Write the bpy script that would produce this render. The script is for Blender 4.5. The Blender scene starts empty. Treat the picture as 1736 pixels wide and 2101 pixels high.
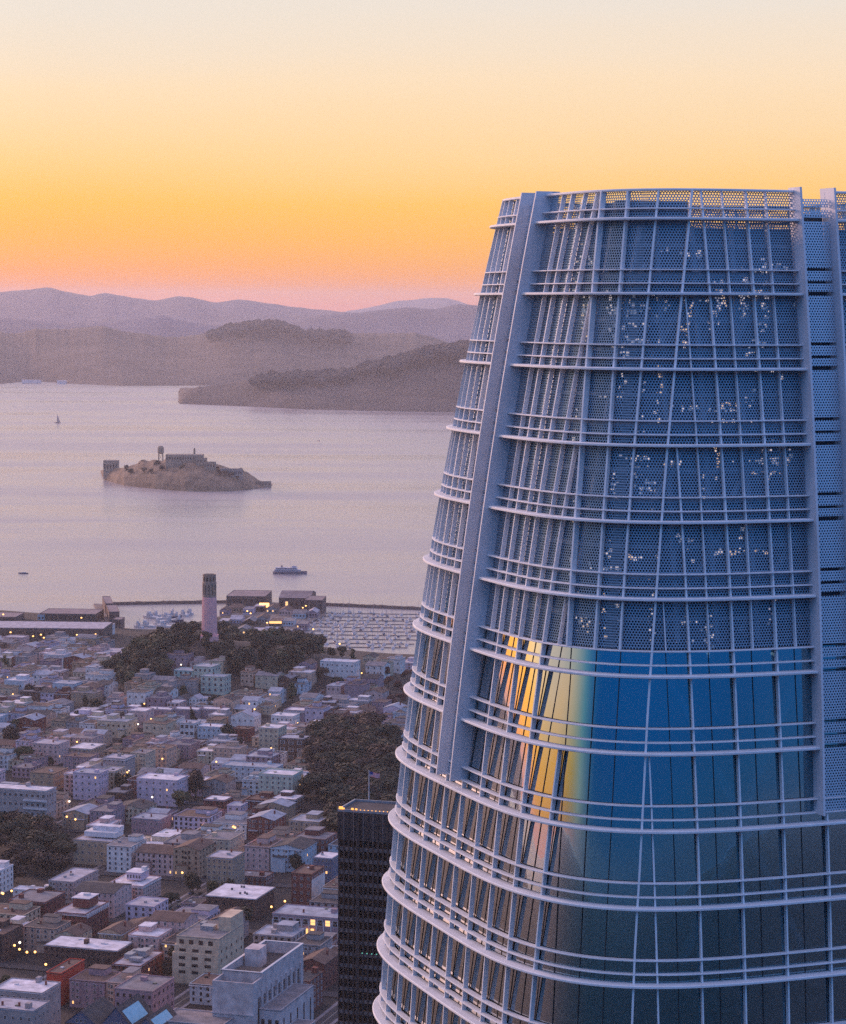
import bpy, math, random
import numpy as np
from mathutils import Vector, Matrix
R = math.radians
rnd = random.Random(7)
SC = bpy.context.scene
COL = SC.collection

# ------------------------------------------------------------------ camera
EYE = 345.0                      # metres above the water
FOC, CX, CY, HORZ, ROLL = 5152.3, 868.0, 1050.5, 627.56, 0.0045
PITCH = math.atan((CY - HORZ) / FOC)
cam_data = bpy.data.cameras.new('camera')
cam = bpy.data.objects.new('camera', cam_data); COL.objects.link(cam)
cam.location = (0, 0, EYE)
cam.matrix_world = Matrix.Translation((0, 0, EYE)) @ Matrix.Rotation(R(90) - PITCH, 4, 'X') @ Matrix.Rotation(ROLL, 4, 'Z')
cam_data.sensor_fit = 'VERTICAL'
cam_data.sensor_height = 24.0
cam_data.lens = 24.0 * FOC / (2 * CY)
cam_data.clip_start = 1.0
cam_data.clip_end = 200000
SC.camera = cam
SC.render.resolution_x, SC.render.resolution_y = 846, 1024

def ray(px, py):
    """direction through a point of the 1736 x 2101 survey of the photograph"""
    c, s = math.cos(ROLL), math.sin(ROLL)
    dx, dy = px - CX, py - CY
    X, Y = c * dx + s * dy, -s * dx + c * dy
    a, b = X / FOC, -Y / FOC
    return Vector((a, math.cos(PITCH) + b * math.sin(PITCH), -math.sin(PITCH) + b * math.cos(PITCH)))
def at_y(px, py, Y):
    d = ray(px, py); t = Y / d.y
    return Vector((d.x * t, Y, EYE + d.z * t))
def at_z(px, py, z):
    d = ray(px, py); t = (z - EYE) / d.z
    return Vector((d.x * t, d.y * t, z))
def survey(p):
    x, y, z = p[0], p[1], p[2] - EYE
    d = y * math.cos(PITCH) - z * math.sin(PITCH); b = y * math.sin(PITCH) + z * math.cos(PITCH)
    X, Y = FOC * x / d, -FOC * b / d
    c, s = math.cos(ROLL), math.sin(ROLL)
    return CX + c * X - s * Y, CY + s * X + c * Y

# ------------------------------------------------------------------ colour helpers
def lin(c):
    c = c / 255.0
    return c / 12.92 if c <= 0.04045 else ((c + 0.055) / 1.055) ** 2.4
def rgb(r, g, b):
    return (lin(r), lin(g), lin(b), 1)

# ------------------------------------------------------------------ world: dusk sky, glow to the left of the view
SUN_AZ = R(-43)                  # left of the view direction
SUN_EL = R(11.0)
world = bpy.data.worlds.new('World'); SC.world = world; world.use_nodes = True
def build_world():
    nt = world.node_tree; nt.nodes.clear(); N = nt.nodes.new; L = nt.links.new
    out = N('ShaderNodeOutputWorld'); bg = N('ShaderNodeBackground')
    tc = N('ShaderNodeTexCoord'); nz = N('ShaderNodeVectorMath'); nz.operation = 'NORMALIZE'
    L(tc.outputs['Generated'], nz.inputs[0])
    sep = N('ShaderNodeSeparateXYZ'); L(nz.outputs[0], sep.inputs[0])
    def m(op, a, b=None, clamp=False):
        n = N('ShaderNodeMath'); n.operation = op; n.use_clamp = clamp
        for i, v in enumerate((a, b)):
            if v is None: continue
            if isinstance(v, (int, float)): n.inputs[i].default_value = v
            else: L(v, n.inputs[i])
        return n.outputs[0]
    zp = m('MAXIMUM', sep.outputs['Z'], 0.0)
    # soft streaks so that the gradient is not perfectly even
    noise = N('ShaderNodeTexNoise'); noise.inputs['Scale'].default_value = 1.6; noise.inputs['Detail'].default_value = 3
    mp = N('ShaderNodeMapping'); mp.inputs['Scale'].default_value = (1, 1, 9)
    L(nz.outputs[0], mp.inputs[0]); L(mp.outputs[0], noise.inputs['Vector'])
    wob = m('MULTIPLY', m('SUBTRACT', noise.outputs['Fac'], 0.5), 0.05)
    el = m('ADD', m('SQRT', zp), wob)
    dotp = N('ShaderNodeVectorMath'); dotp.operation = 'DOT_PRODUCT'
    flat = N('ShaderNodeCombineXYZ'); L(sep.outputs['X'], flat.inputs[0]); L(sep.outputs['Y'], flat.inputs[1])
    fn = N('ShaderNodeVectorMath'); fn.operation = 'NORMALIZE'; L(flat.outputs[0], fn.inputs[0])
    L(fn.outputs[0], dotp.inputs[0]); dotp.inputs[1].default_value = (math.sin(SUN_AZ), math.cos(SUN_AZ), 0)
    mr = N('ShaderNodeMapRange'); mr.interpolation_type = 'SMOOTHSTEP'
    mr.inputs['From Min'].default_value = 0.02; mr.inputs['From Max'].default_value = 0.60
    L(dotp.outputs['Value'], mr.inputs['Value'])
    def ramp(stops):
        r = N('ShaderNodeValToRGB'); e = r.color_ramp.elements
        while len(e) > 1: e.remove(e[-1])
        for i, (p, c) in enumerate(stops):
            q = e[0] if i == 0 else e.new(p)
            q.position = p; q.color = rgb(*c)
        L(el, r.inputs[0]); return r.outputs[0]
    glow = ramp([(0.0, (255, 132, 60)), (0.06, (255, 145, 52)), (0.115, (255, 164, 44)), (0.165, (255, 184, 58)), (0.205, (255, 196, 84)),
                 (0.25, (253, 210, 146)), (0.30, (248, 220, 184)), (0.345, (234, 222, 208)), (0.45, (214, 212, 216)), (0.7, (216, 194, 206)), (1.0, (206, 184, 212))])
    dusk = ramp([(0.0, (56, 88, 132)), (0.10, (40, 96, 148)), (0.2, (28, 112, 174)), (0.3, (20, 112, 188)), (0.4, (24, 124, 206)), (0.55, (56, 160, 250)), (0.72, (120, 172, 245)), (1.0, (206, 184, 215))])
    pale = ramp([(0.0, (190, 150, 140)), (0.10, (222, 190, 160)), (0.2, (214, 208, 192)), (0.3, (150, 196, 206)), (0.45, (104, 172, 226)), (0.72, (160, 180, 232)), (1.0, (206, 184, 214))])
    mixa = N('ShaderNodeMix'); mixa.data_type = 'RGBA'; mixa.inputs['Factor'].default_value = 0.5
    f1 = N('ShaderNodeMapRange'); f1.inputs['From Min'].default_value = 0.0; f1.inputs['From Max'].default_value = 0.55; L(mr.outputs[0], f1.inputs['Value'])
    f2 = N('ShaderNodeMapRange'); f2.inputs['From Min'].default_value = 0.55; f2.inputs['From Max'].default_value = 1.0; L(mr.outputs[0], f2.inputs['Value'])
    L(f1.outputs[0], mixa.inputs['Factor']); L(dusk, mixa.inputs['A']); L(pale, mixa.inputs['B'])
    mix = N('ShaderNodeMix'); mix.data_type = 'RGBA'; L(f2.outputs[0], mix.inputs['Factor']); L(mixa.outputs['Result'], mix.inputs['A']); L(glow, mix.inputs['B'])
    # more saturated yellow towards the sunset itself
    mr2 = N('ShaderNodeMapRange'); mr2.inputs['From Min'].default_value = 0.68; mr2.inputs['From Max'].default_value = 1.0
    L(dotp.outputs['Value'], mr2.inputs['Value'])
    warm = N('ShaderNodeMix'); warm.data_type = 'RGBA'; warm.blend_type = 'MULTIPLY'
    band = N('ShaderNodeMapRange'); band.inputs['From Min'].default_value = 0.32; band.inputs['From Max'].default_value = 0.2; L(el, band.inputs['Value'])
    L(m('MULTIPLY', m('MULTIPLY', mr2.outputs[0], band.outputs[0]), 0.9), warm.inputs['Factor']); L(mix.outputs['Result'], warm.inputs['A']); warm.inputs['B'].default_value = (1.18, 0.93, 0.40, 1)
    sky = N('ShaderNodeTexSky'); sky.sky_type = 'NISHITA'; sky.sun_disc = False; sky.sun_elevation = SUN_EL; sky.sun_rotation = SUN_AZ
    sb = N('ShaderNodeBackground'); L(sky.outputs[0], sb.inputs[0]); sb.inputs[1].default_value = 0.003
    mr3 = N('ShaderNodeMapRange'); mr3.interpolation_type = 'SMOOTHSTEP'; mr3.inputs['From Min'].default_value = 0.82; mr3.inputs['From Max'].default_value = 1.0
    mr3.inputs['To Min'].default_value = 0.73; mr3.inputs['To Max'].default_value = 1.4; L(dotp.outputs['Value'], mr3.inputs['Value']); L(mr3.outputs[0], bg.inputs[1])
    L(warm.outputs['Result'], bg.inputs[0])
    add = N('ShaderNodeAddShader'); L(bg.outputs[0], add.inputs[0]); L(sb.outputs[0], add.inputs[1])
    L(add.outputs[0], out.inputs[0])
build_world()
sun_data = bpy.data.lights.new('sun', 'SUN'); sun = bpy.data.objects.new('sun', sun_data); COL.objects.link(sun)
sun_data.energy = 2.0; sun_data.angle = R(12); sun_data.color = (1.0, 0.58, 0.46)
sd = Vector((math.sin(SUN_AZ) * math.cos(R(11)), math.cos(SUN_AZ) * math.cos(R(11)), math.sin(R(11))))
sun.rotation_euler = sd.to_track_quat('Z', 'Y').to_euler()

SC.render.engine = 'CYCLES'
SC.view_settings.view_transform = 'Standard'; SC.view_settings.look = 'None'
SC.view_settings.exposure = 0.52; SC.view_settings.gamma = 1.0
SC.cycles.use_denoising = False
SC.cycles.max_bounces = 6; SC.cycles.diffuse_bounces = 2; SC.cycles.glossy_bounces = 3
SC.cycles.transparent_max_bounces = 24; SC.cycles.volume_bounces = 1
SC.cycles.sample_clamp_indirect = 6.0
SC.cycles.caustics_reflective = False; SC.cycles.caustics_refractive = False

# ------------------------------------------------------------------ materials
def mat(name, col, rough=0.7, var=0.18, scale=0.25, metal=0.0, emit=None, estr=0.0, spec=0.5, bump=0.0, tint=None):
    M = bpy.data.materials.new(name); M.use_nodes = True
    nt = M.node_tree; N = nt.nodes.new; L = nt.links.new
    b = nt.nodes['Principled BSDF']
    b.inputs['Roughness'].default_value = rough; b.inputs['Metallic'].default_value = metal
    b.inputs['Specular IOR Level'].default_value = spec
    if var > 0:
        tc = N('ShaderNodeTexCoord'); n1 = N('ShaderNodeTexNoise'); n1.inputs['Scale'].default_value = scale
        n1.inputs['Detail'].default_value = 6; n1.inputs['Roughness'].default_value = 0.65
        L(tc.outputs['Object'], n1.inputs['Vector'])
        r = N('ShaderNodeValToRGB'); e = r.color_ramp.elements
        e[0].position = 0.28; e[1].position = 0.72
        lo = [max(0, c * (1 - var)) for c in col[:3]]; hi = [min(1, c * (1 + var)) for c in col[:3]]
        if tint: lo = [max(0, c * (1 - var) * t) for c, t in zip(col[:3], tint)]
        e[0].color = (*lo, 1); e[1].color = (*hi, 1)
        L(n1.outputs['Fac'], r.inputs[0]); L(r.outputs[0], b.inputs['Base Color'])
        if bump:
            bp = N('ShaderNodeBump'); bp.inputs['Strength'].default_value = bump; L(n1.outputs['Fac'], bp.inputs['Height']); L(bp.outputs[0], b.inputs['Normal'])
    else:
        b.inputs['Base Color'].default_value = col
    if emit:
        b.inputs['Emission Color'].default_value = emit; b.inputs['Emission Strength'].default_value = estr
    return M

# ------------------------------------------------------------------ mesh builder and object helpers
class MB:
    def __init__(s): s.v, s.f, s.m, s.uv = [], [], [], None
    def face(s, pts, mi=0):
        i = len(s.v); s.v += [tuple(p) for p in pts]; s.f.append(tuple(range(i, i + len(pts)))); s.m.append(mi)
    def box(s, x0, x1, y0, y1, z0, z1, mi=0, top=True, bottom=True, T=None):
        P = [(x0, y0, z0), (x1, y0, z0), (x1, y1, z0), (x0, y1, z0), (x0, y0, z1), (x1, y0, z1), (x1, y1, z1), (x0, y1, z1)]
        if T: P = [T(p) for p in P]
        F = [(0, 1, 5, 4), (1, 2, 6, 5), (2, 3, 7, 6), (3, 0, 4, 7)]
        if top: F.append((4, 5, 6, 7))
        if bottom: F.append((3, 2, 1, 0))
        i = len(s.v); s.v += P
        for f in F: s.f.append(tuple(i + k for k in f)); s.m.append(mi)
    def tube(s, x, y, z0, z1, r0, r1, n=10, mi=0, cap=True):
        i = len(s.v)
        for r, z in ((r0, z0), (r1, z1)):
            for k in range(n):
                a = 2 * math.pi * k / n; s.v.append((x + r * math.cos(a), y + r * math.sin(a), z))
        for k in range(n): s.f.append((i + k, i + (k + 1) % n, i + n + (k + 1) % n, i + n + k)); s.m.append(mi)
        if cap: s.f.append(tuple(i + n + k for k in range(n))); s.m.append(mi); s.f.append(tuple(i + n - 1 - k for k in range(n))); s.m.append(mi)
    def beam(s, p, q, w, mi=0, w2=None):
        p, q = Vector(p), Vector(q); d = (q - p).normalized()
        a = d.cross(Vector((0, 0, 1)));
        if a.length < 1e-3: a = Vector((1, 0, 0))
        a.normalize(); b = d.cross(a); w2 = w2 or w
        i = len(s.v)
        for o, ww in ((p, w), (q, w2)):
            for sa, sb in ((-1, -1), (1, -1), (1, 1), (-1, 1)): s.v.append(tuple(o + a * sa * ww / 2 + b * sb * ww / 2))
        for f in ((0, 1, 5, 4), (1, 2, 6, 5), (2, 3, 7, 6), (3, 0, 4, 7), (4, 5, 6, 7), (3, 2, 1, 0)): s.f.append(tuple(i + k for k in f)); s.m.append(mi)
    def grid(s, P, mi=0, close=False):
        """P: rows of points"""
        i = len(s.v); nr, nc = len(P), len(P[0])
        for r in P: s.v += [tuple(p) for p in r]
        for r in range(nr - 1):
            for c in range(nc if close else nc - 1):
                c2 = (c + 1) % nc
                s.f.append((i + r * nc + c, i + r * nc + c2, i + (r + 1) * nc + c2, i + (r + 1) * nc + c)); s.m.append(mi)
    def mesh(s, name, mats, smooth=False, uv=None):
        me = bpy.data.meshes.new(name); me.from_pydata(s.v, [], s.f); 
        for m_ in (mats if isinstance(mats, (list, tuple)) else [mats]): me.materials.append(m_)
        me.polygons.foreach_set('material_index', s.m)
        if smooth: me.polygons.foreach_set('use_smooth', [True] * len(s.f))
        if uv is not None:
            l = me.uv_layers.new(name='UVMap')
            idx = np.zeros(len(me.loops), dtype=np.int32); me.loops.foreach_get('vertex_index', idx)
            l.data.foreach_set('uv', np.asarray(uv, dtype=np.float32)[idx].ravel())
        me.update(); return me
def obj(name, data, parent=None, loc=None):
    o = bpy.data.objects.new(name, data); COL.objects.link(o)
    if parent is not None: o.parent = parent
    if loc is not None: o.location = loc
    return o
def tag(o, label=None, cat=None, group=None, kind=None):
    if label: o['label'] = label
    if cat: o['category'] = cat
    if group: o['group'] = group
    if kind: o['kind'] = kind
    return o
def thing(name, label, cat, loc, rz=0.0, group=None):
    o = bpy.data.objects.new(name, None); COL.objects.link(o); o.location = loc; o.rotation_euler = (0, 0, rz)
    o.empty_display_size = 1
    return tag(o, label, cat, group)
def struct(name, me, parent=None):
    return tag(obj(name, me, parent), kind='structure')
def fbm(x, y, s=1.0, o=4, seed=0.0):
    from mathutils import noise as nz
    v = 0; a = 1.0; t = 0
    for k in range(o):
        v += a * nz.noise(Vector((x / s * 2 ** k + seed, y / s * 2 ** k - seed, seed * 0.37))); t += a; a *= 0.5
    return v / t
# ================================================================== SETTING: terrain, water, hills
GRID = R(-17)                    # street grid turned clockwise from the view
UX = Vector((math.cos(GRID), math.sin(GRID), 0)); VX = Vector((-math.sin(GRID), math.cos(GRID), 0))
COIT = at_y(430, 1325, 2244)
def ground_z(x, y):
    z = 6.0 + 3.0 * max(0, min(1, (y - 1500) / 500))
    z -= 6.0 * max(0, min(1, (y - 2330) / 120))
    z += 33 * math.exp(-((x - COIT.x) / 80) ** 2 - ((y - COIT.y - 5) / 85) ** 2)
    z += 20 * math.exp(-((x + 95) / 60) ** 2 - ((y - 2215) / 75) ** 2)
    z += 9 * math.exp(-((x + 215) / 130) ** 2 - ((y - 2110) / 90) ** 2)
    z += 7 * math.exp(-((x + 45) / 50) ** 2 - ((y - 1640) / 160) ** 2)
    return z
def on_ground(px, py):
    z = 6.0
    for _ in range(12):
        p = at_z(px, py, z); z = 0.5 * z + 0.5 * ground_z(p.x, p.y)
    return Vector((p.x, p.y, ground_z(p.x, p.y)))

def make_water_mat():
    M = bpy.data.materials.new('bay water'); M.use_nodes = True; nt = M.node_tree; N = nt.nodes.new; L = nt.links.new
    b = nt.nodes['Principled BSDF']; b.inputs['Base Color'].default_value = (0.40, 0.36, 0.36, 1); b.inputs['Roughness'].default_value = 0.42
    b.inputs['IOR'].default_value = 1.45
    g = N('ShaderNodeNewGeometry')
    mp = N('ShaderNodeMapping'); mp.inputs['Scale'].default_value = (0.012, 0.035, 0.02); L(g.outputs['Position'], mp.inputs[0])
    n1 = N('ShaderNodeTexNoise'); n1.inputs['Scale'].default_value = 1.0; n1.inputs['Detail'].default_value = 8; n1.inputs['Roughness'].default_value = 0.7; L(mp.outputs[0], n1.inputs['Vector'])
    mp2 = N('ShaderNodeMapping'); mp2.inputs['Scale'].default_value = (0.0006, 0.0034, 0.001); L(g.outputs['Position'], mp2.inputs[0])
    n2 = N('ShaderNodeTexNoise'); n2.inputs['Scale'].default_value = 1.0; n2.inputs['Detail'].default_value = 5; n2.inputs['Distortion'].default_value = 0.6; L(mp2.outputs[0], n2.inputs['Vector'])
    bp = N('ShaderNodeBump'); bp.inputs['Strength'].default_value = 0.35; bp.inputs['Distance'].default_value = 5.0; L(n1.outputs['Fac'], bp.inputs['Height']); L(bp.outputs[0], b.inputs['Normal'])
    r = N('ShaderNodeMapRange'); r.inputs['From Min'].default_value = 0.35; r.inputs['From Max'].default_value = 0.65; r.inputs['To Min'].default_value = 0.12; r.inputs['To Max'].default_value = 0.34
    L(n2.outputs['Fac'], r.inputs['Value']); L(r.outputs[0], b.inputs['Roughness'])
    return M
WATER = make_water_mat()
mb = MB(); mb.face([(-36000, -15000, 0), (36000, -15000, 0), (36000, 40000, 0), (-36000, 40000, 0)]); struct('water', mb.mesh('water', WATER))

ASPH = mat('asphalt', (0.045, 0.042, 0.05, 1), 0.85, 0.35, 0.06)
SOIL = mat('city ground', (0.026, 0.022, 0.024, 1), 0.9, 0.45, 0.05)
SIDEW = mat('pavement', (0.22, 0.2, 0.22, 1), 0.85, 0.2, 0.2)
# city ground: one sheet with a shoreline
SHORE = [(-900, 1230), (-200, 1262), (0, 1257), (60, 1262), (130, 1266), (190, 1272), (225, 1292), (300, 1298), (380, 1290), (450, 1268), (520, 1270), (565, 1300), (640, 1330), (720, 1340), (800, 1347), (880, 1350), (1000, 1352), (1400, 1352)]
SH = [at_z(x, y, 0) for x, y in SHORE]
sx = [p.x for p in SH]; sy = [p.y for p in SH]
def shore_y(x): return float(np.interp(x, sx, sy))
mb = MB(); rows = []
xs = list(np.arange(-1000, 520, 14.0))
for j in range(-1, 150):
    row = []
    for x in xs:
        y1 = shore_y(x); 
        if j < 0: row.append((x, -700, 4)); continue
        t = j / 148.0
        if j == 149: row.append((x, y1 + 1.5, -1.0))
        else:
            y = 700 + (y1 - 700) * t; row.append((x, y, max(ground_z(x, y), 2.2)))
    rows.append(row)
mb.grid(rows); struct('ground', mb.mesh('ground', SOIL, True))
mb = MB(); mb.face([(-30000, -14500, 1.0), (30000, -14500, 1.0), (30000, 690, 1.0), (-30000, 690, 1.0)]); struct('plain', mb.mesh('plain', mat('distant city floor', (0.05, 0.05, 0.06, 1), 0.9, 0.5, 0.01)))

mb = MB(); mb.face([(-9000, 690, 1.5), (-1000, 690, 1.5), (-1000, 2860, 1.5), (-1300, 3700, 1.5), (-2700, 7600, 1.5), (-9000, 9000, 1.5)]); struct('plain', mb.mesh('plain', SOIL))  # unseen land; its far part covers bay water to darken the glass reflections
mb = MB(); mb.face([(518, 690, 1.5), (9000, 690, 1.5), (9000, 1500, 1.5), (1500, 2300, 1.5), (518, 2470, 1.5)]); struct('plain', mb.mesh('plain', SOIL))
# ---- hills
HILLM = mat('near hill scrub', (0.085, 0.064, 0.052, 1), 0.95, 0.6, 0.006, bump=0.8)
HEADM = mat('headland scrub', (0.052, 0.040, 0.038, 1), 0.95, 0.6, 0.006, bump=0.8)
FARM = mat('far ridge forest in haze blue', (0.012, 0.034, 0.105, 1), 0.95, 0.35, 0.0008)  # blue of the distance haze is painted into the forest colour
FARB = mat('distant ridge forest in haze blue', (0.022, 0.060, 0.14, 1), 0.95, 0.3, 0.0005)  # farthest ridge: paler haze blue painted in the same way
def hills(name, crest, base_y_px, Yb, Yc, Yend, m, seed, rough=0.10, step=6, treeline=0.0, foot=None):
    """ridge whose skyline follows surveyed points; front foot on the water, real depth behind"""
    px = [c[0] for c in crest]; py = [c[1] for c in crest]
    lo, hi = px[0], px[-1]; cols = []
    n = int((hi - lo) / step) + 1
    for i in range(n + 1):
        p = lo + (hi - lo) * i / n
        top = at_y(p, float(np.interp(p, px, py)), Yc)
        fb = Yb if foot is None else at_z(p, float(np.interp(p, [f[0] for f in foot], [f[1] for f in foot])), 0).y
        xr = top.x / Yc
        col = []
        for t in (0.0, 0.06, 0.14, 0.24, 0.34, 0.45, 0.56, 0.67, 0.78, 0.86, 0.93, 1.0, 1.1, 1.25, 1.5, 2.0):
            if t <= 1:
                y = fb + (Yc - fb) * t; z = top.z * (t ** 0.85)
                z *= 1 + 2.2 * rough * fbm(xr * Yc, y, 900, 5, seed) * (1 - t) * 3
                if t == 0: z = -0.8
                if t == 1 or t > 0.9: z += treeline * abs(fbm(p * 7, y * 0.05, 18, 3, seed + 3)) * top.z
                # keep what stands before the crest under the line of sight to it
                if 0 < t < 1: z = min(z, (EYE + (top.z - EYE) * y / Yc) - 0.002 * Yc * (1 - t))
                z = max(z, -0.8)
            else:
                y = Yc + (Yend - Yc) * (t - 1); z = top.z * max(0, 1 - (t - 1)) * 0.96 - (0.6 if t == 2 else 0)
            col.append((xr * y, y, z))
        cols.append(col)
    mb = MB(); mb.grid(list(zip(*cols))); return struct(name, mb.mesh(name, m, True))
def wob(pts, amp, seed, step=9, period=30):
    out = []; x = pts[0][0]
    while x <= pts[-1][0]:
        y = float(np.interp(x, [p[0] for p in pts], [p[1] for p in pts])); out.append((x, y + amp * fbm(x, seed * 9.1, period, 4, seed))); x += step
    return out
RA = [(-260, 610), (-120, 600), (0, 599), (45, 595), (102, 590), (153, 602), (187, 607), (213, 600), (272, 610), (318, 617), (369, 608), (397, 612), (443, 620), (494, 615), (533, 620), (601, 630), (709, 640), (800, 652), (900, 660)]
RB = [(640, 662), (709, 639), (755, 631), (823, 617), (885, 610), (919, 612), (959, 624), (1040, 630), (1300, 640)]
RC = [(520, 690), (590, 661), (652, 647), (738, 641), (790, 634), (840, 630), (885, 635), (936, 625), (985, 627), (1100, 622), (1400, 640), (1900, 690)]
RD = [(-260, 660), (0, 652), (60, 656), (120, 664), (227, 661), (290, 652), (329, 646), (363, 655), (443, 668), (520, 672), (640, 690)]
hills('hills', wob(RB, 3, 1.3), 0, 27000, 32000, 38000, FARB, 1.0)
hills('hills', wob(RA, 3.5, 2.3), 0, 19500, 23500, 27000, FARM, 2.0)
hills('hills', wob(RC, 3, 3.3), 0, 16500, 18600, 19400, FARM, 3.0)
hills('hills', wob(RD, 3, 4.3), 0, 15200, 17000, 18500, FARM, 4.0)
R2 = [(-260, 690), (0, 681), (34, 685), (74, 675), (142, 675), (210, 669), (250, 680), (306, 687), (340, 692), (386, 690), (431, 682), (452, 676), (471, 670), (500, 665), (545, 660), (575, 663), (596, 670), (624, 681), (660, 681), (698, 681), (720, 684), (851, 684), (885, 692), (930, 706), (1000, 722), (1200, 740), (1550, 789)]
hills('hills', wob(R2, 3.0, 5.3, 3, 14), 0, 11040, 12400, 14500, HILLM, 5.0, step=3, treeline=0.05, foot=[(-260, 786), (0, 788), (60, 782), (140, 787), (250, 792), (420, 791), (560, 790), (1200, 788)])
R3 = [(364, 829), (369, 818), (376, 808), (391, 799), (408, 794), (450, 789), (488, 783), (528, 774), (596, 767), (640, 768), (704, 766), (738, 755), (789, 743), (823, 735), (885, 718), (919, 710), (985, 706), (1100, 690), (1300, 700), (1500, 760), (1650, 851)]
hills('island_hills', wob(R3, 2.4, 6.3, 2.5, 10), 0, 8400, 8950, 10500, HEADM, 6.0, step=2.5, treeline=0.07, foot=[(364, 829), (385, 829), (408, 830), (510, 834), (624, 840), (851, 845), (1500, 852)])
hills('hills', wob([(-9000, 610), (-7000, 585), (-5600, 600), (-4200, 570), (-3000, 600), (-2000, 615), (-1200, 640), (-700, 690)], 14, 7.7, 60, 400), 0, 7800, 9200, 11500, HILLM, 7.0, step=60)
# ---- woods on the far crests, too far to tell one tree from the next
def crest_wood(name, crest, Yc, spans, n, seed, m, slope):
    r = random.Random(seed); mb = MB(); px = [c[0] for c in crest]; py = [c[1] for c in crest]
    for _ in range(n):
        a, b = r.choice(spans); p = r.uniform(a, b); dn = abs(r.gauss(0, 1)); Y = Yc - 40 - dn * slope
        c = at_y(p, float(np.interp(p, px, py)) + 1.2 + dn * r.uniform(2, 7), Y); w = r.uniform(14, 34); h = w * r.uniform(0.4, 0.75)
        rings = []
        for t, k in ((-0.9, 0.7), (0.0, 1.0), (0.6, 0.7), (1.0, 0.12)): rings.append([(c.x + w * k * math.cos(i * 0.898) * r.uniform(.7, 1.2), c.y + w * k * math.sin(i * 0.898), c.z + h * t * r.uniform(.8, 1.15)) for i in range(7)])
        mb.grid(rings, close=True); mb.face(rings[-1])
    tag(obj(name, mb.mesh(name, m)), kind='stuff')
WOODM = mat('far wood', (0.020, 0.022, 0.026, 1), 0.95, 0.5, 0.02)
crest_wood('far_wood', R2, 12350, [(431, 640), (452, 625), (470, 600), (640, 720)], 330, 5, WOODM, 220)
crest_wood('far_wood', R3, 8930, [(520, 720), (700, 985), (738, 985), (780, 985)], 420, 6, WOODM, 120)
# ---- prison island: one terrain mesh
IC = at_z(385, 1000, 0)
ISL = [(207, 968, 22), (213, 962, 24), (244, 962, 27), (270, 955, 34), (289, 947, 44), (330, 943, 50), (372, 942, 52), (414, 943, 51), (440, 953, 42), (470, 963, 32), (497, 967, 28), (512, 978, 16), (525, 988, 6), (545, 993, 3), (559, 995, 2)]
FOOT = [(207, 970), (213, 984), (255, 996), (318, 1003), (380, 1008), (426, 1009), (470, 1008), (511, 1005), (535, 1002), (559, 997)]
mb = MB(); cols = []
for i in range(89):
    p = 207 + 352 * i / 88
    ft = at_z(p, float(np.interp(p, [f[0] for f in FOOT], [f[1] for f in FOOT])), 0)
    cy_ = float(np.interp(p, [f[0] for f in ISL], [f[1] for f in ISL]))
    d = 55 + 75 * math.sin(math.pi * i / 88)
    top = at_y(p, cy_ + 2.0 * fbm(p, 3, 12, 3, 2), ft.y + d)
    col = [(ft.x, ft.y, -0.7)]
    for t, k in ((0.05, 0.22), (0.2, 0.5), (0.45, 0.72), (0.7, 0.88), (1.0, 1.0)):
        y = ft.y + d * t; col.append((ft.x * y / ft.y, y, max(0.5, top.z * k * (1 + 0.16 * fbm(p, t * 40, 18, 3, 4)))))
    col.append((ft.x, ft.y + d * 1.5, top.z * 0.85)); col.append((ft.x, ft.y + d * 2.2, -0.7)); cols.append(col)
mb.grid(list(zip(*cols))); 
ROCK = mat('island rock', (0.20, 0.14, 0.095, 1), 0.95, 0.6, 0.05, bump=0.5)
struct('island', mb.mesh('island', ROCK, False))
# ================================================================== THE GLASS TOWER
TC = Vector((17.386, 151.171, 0)); TA = 0.36682; TN = 3.8774; FLR = 4.1; Z1 = EYE + 0.724
N1 = (math.sin(TA), -math.cos(TA)); N2 = (-math.cos(TA), -math.sin(TA))
def t_width(k):
    k = min(k, 15.5); t = k / 10; return 11.2725 + 8.46667 * t - 2.67508 * t * t
def t_z(k): return Z1 - FLR * (k - 1)
def k_of(z): return (Z1 - z) / FLR + 1
_t = np.linspace(0, math.pi / 2, 2001); _r = (np.cos(_t) ** TN + np.sin(_t) ** TN) ** (-1 / TN)
_U, _V = _r * np.cos(_t), _r * np.sin(_t)
_S = np.r_[0, np.cumsum(np.hypot(np.diff(_U), np.diff(_V)))]; QARC = float(_S[-1])
def tower_pt(k, s, off=0.0, quad=0, z=None):
    """point on the plan curve at floor k, s metres from the middle of face quad towards the next face; (x, y, z)"""
    W = t_width(k); q = s / W; ql = quad
    while q < 0: q += QARC; ql -= 1
    while q > QARC: q -= QARC; ql += 1
    th = float(np.interp(q, _S, _t)); r = (math.cos(th) ** TN + math.sin(th) ** TN) ** (-1 / TN)
    u, v = r * math.cos(th), r * math.sin(th)
    nu, nv = u ** (TN - 1), v ** (TN - 1); l = math.hypot(nu, nv)
    u, v = W * u + off * nu / l, W * v + off * nv / l
    for _ in range(ql % 4): u, v = -v, u
    return Vector((TC.x + u * N1[0] + v * N2[0], TC.y + u * N1[1] + v * N2[1], t_z(k) if z is None else z))

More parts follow.
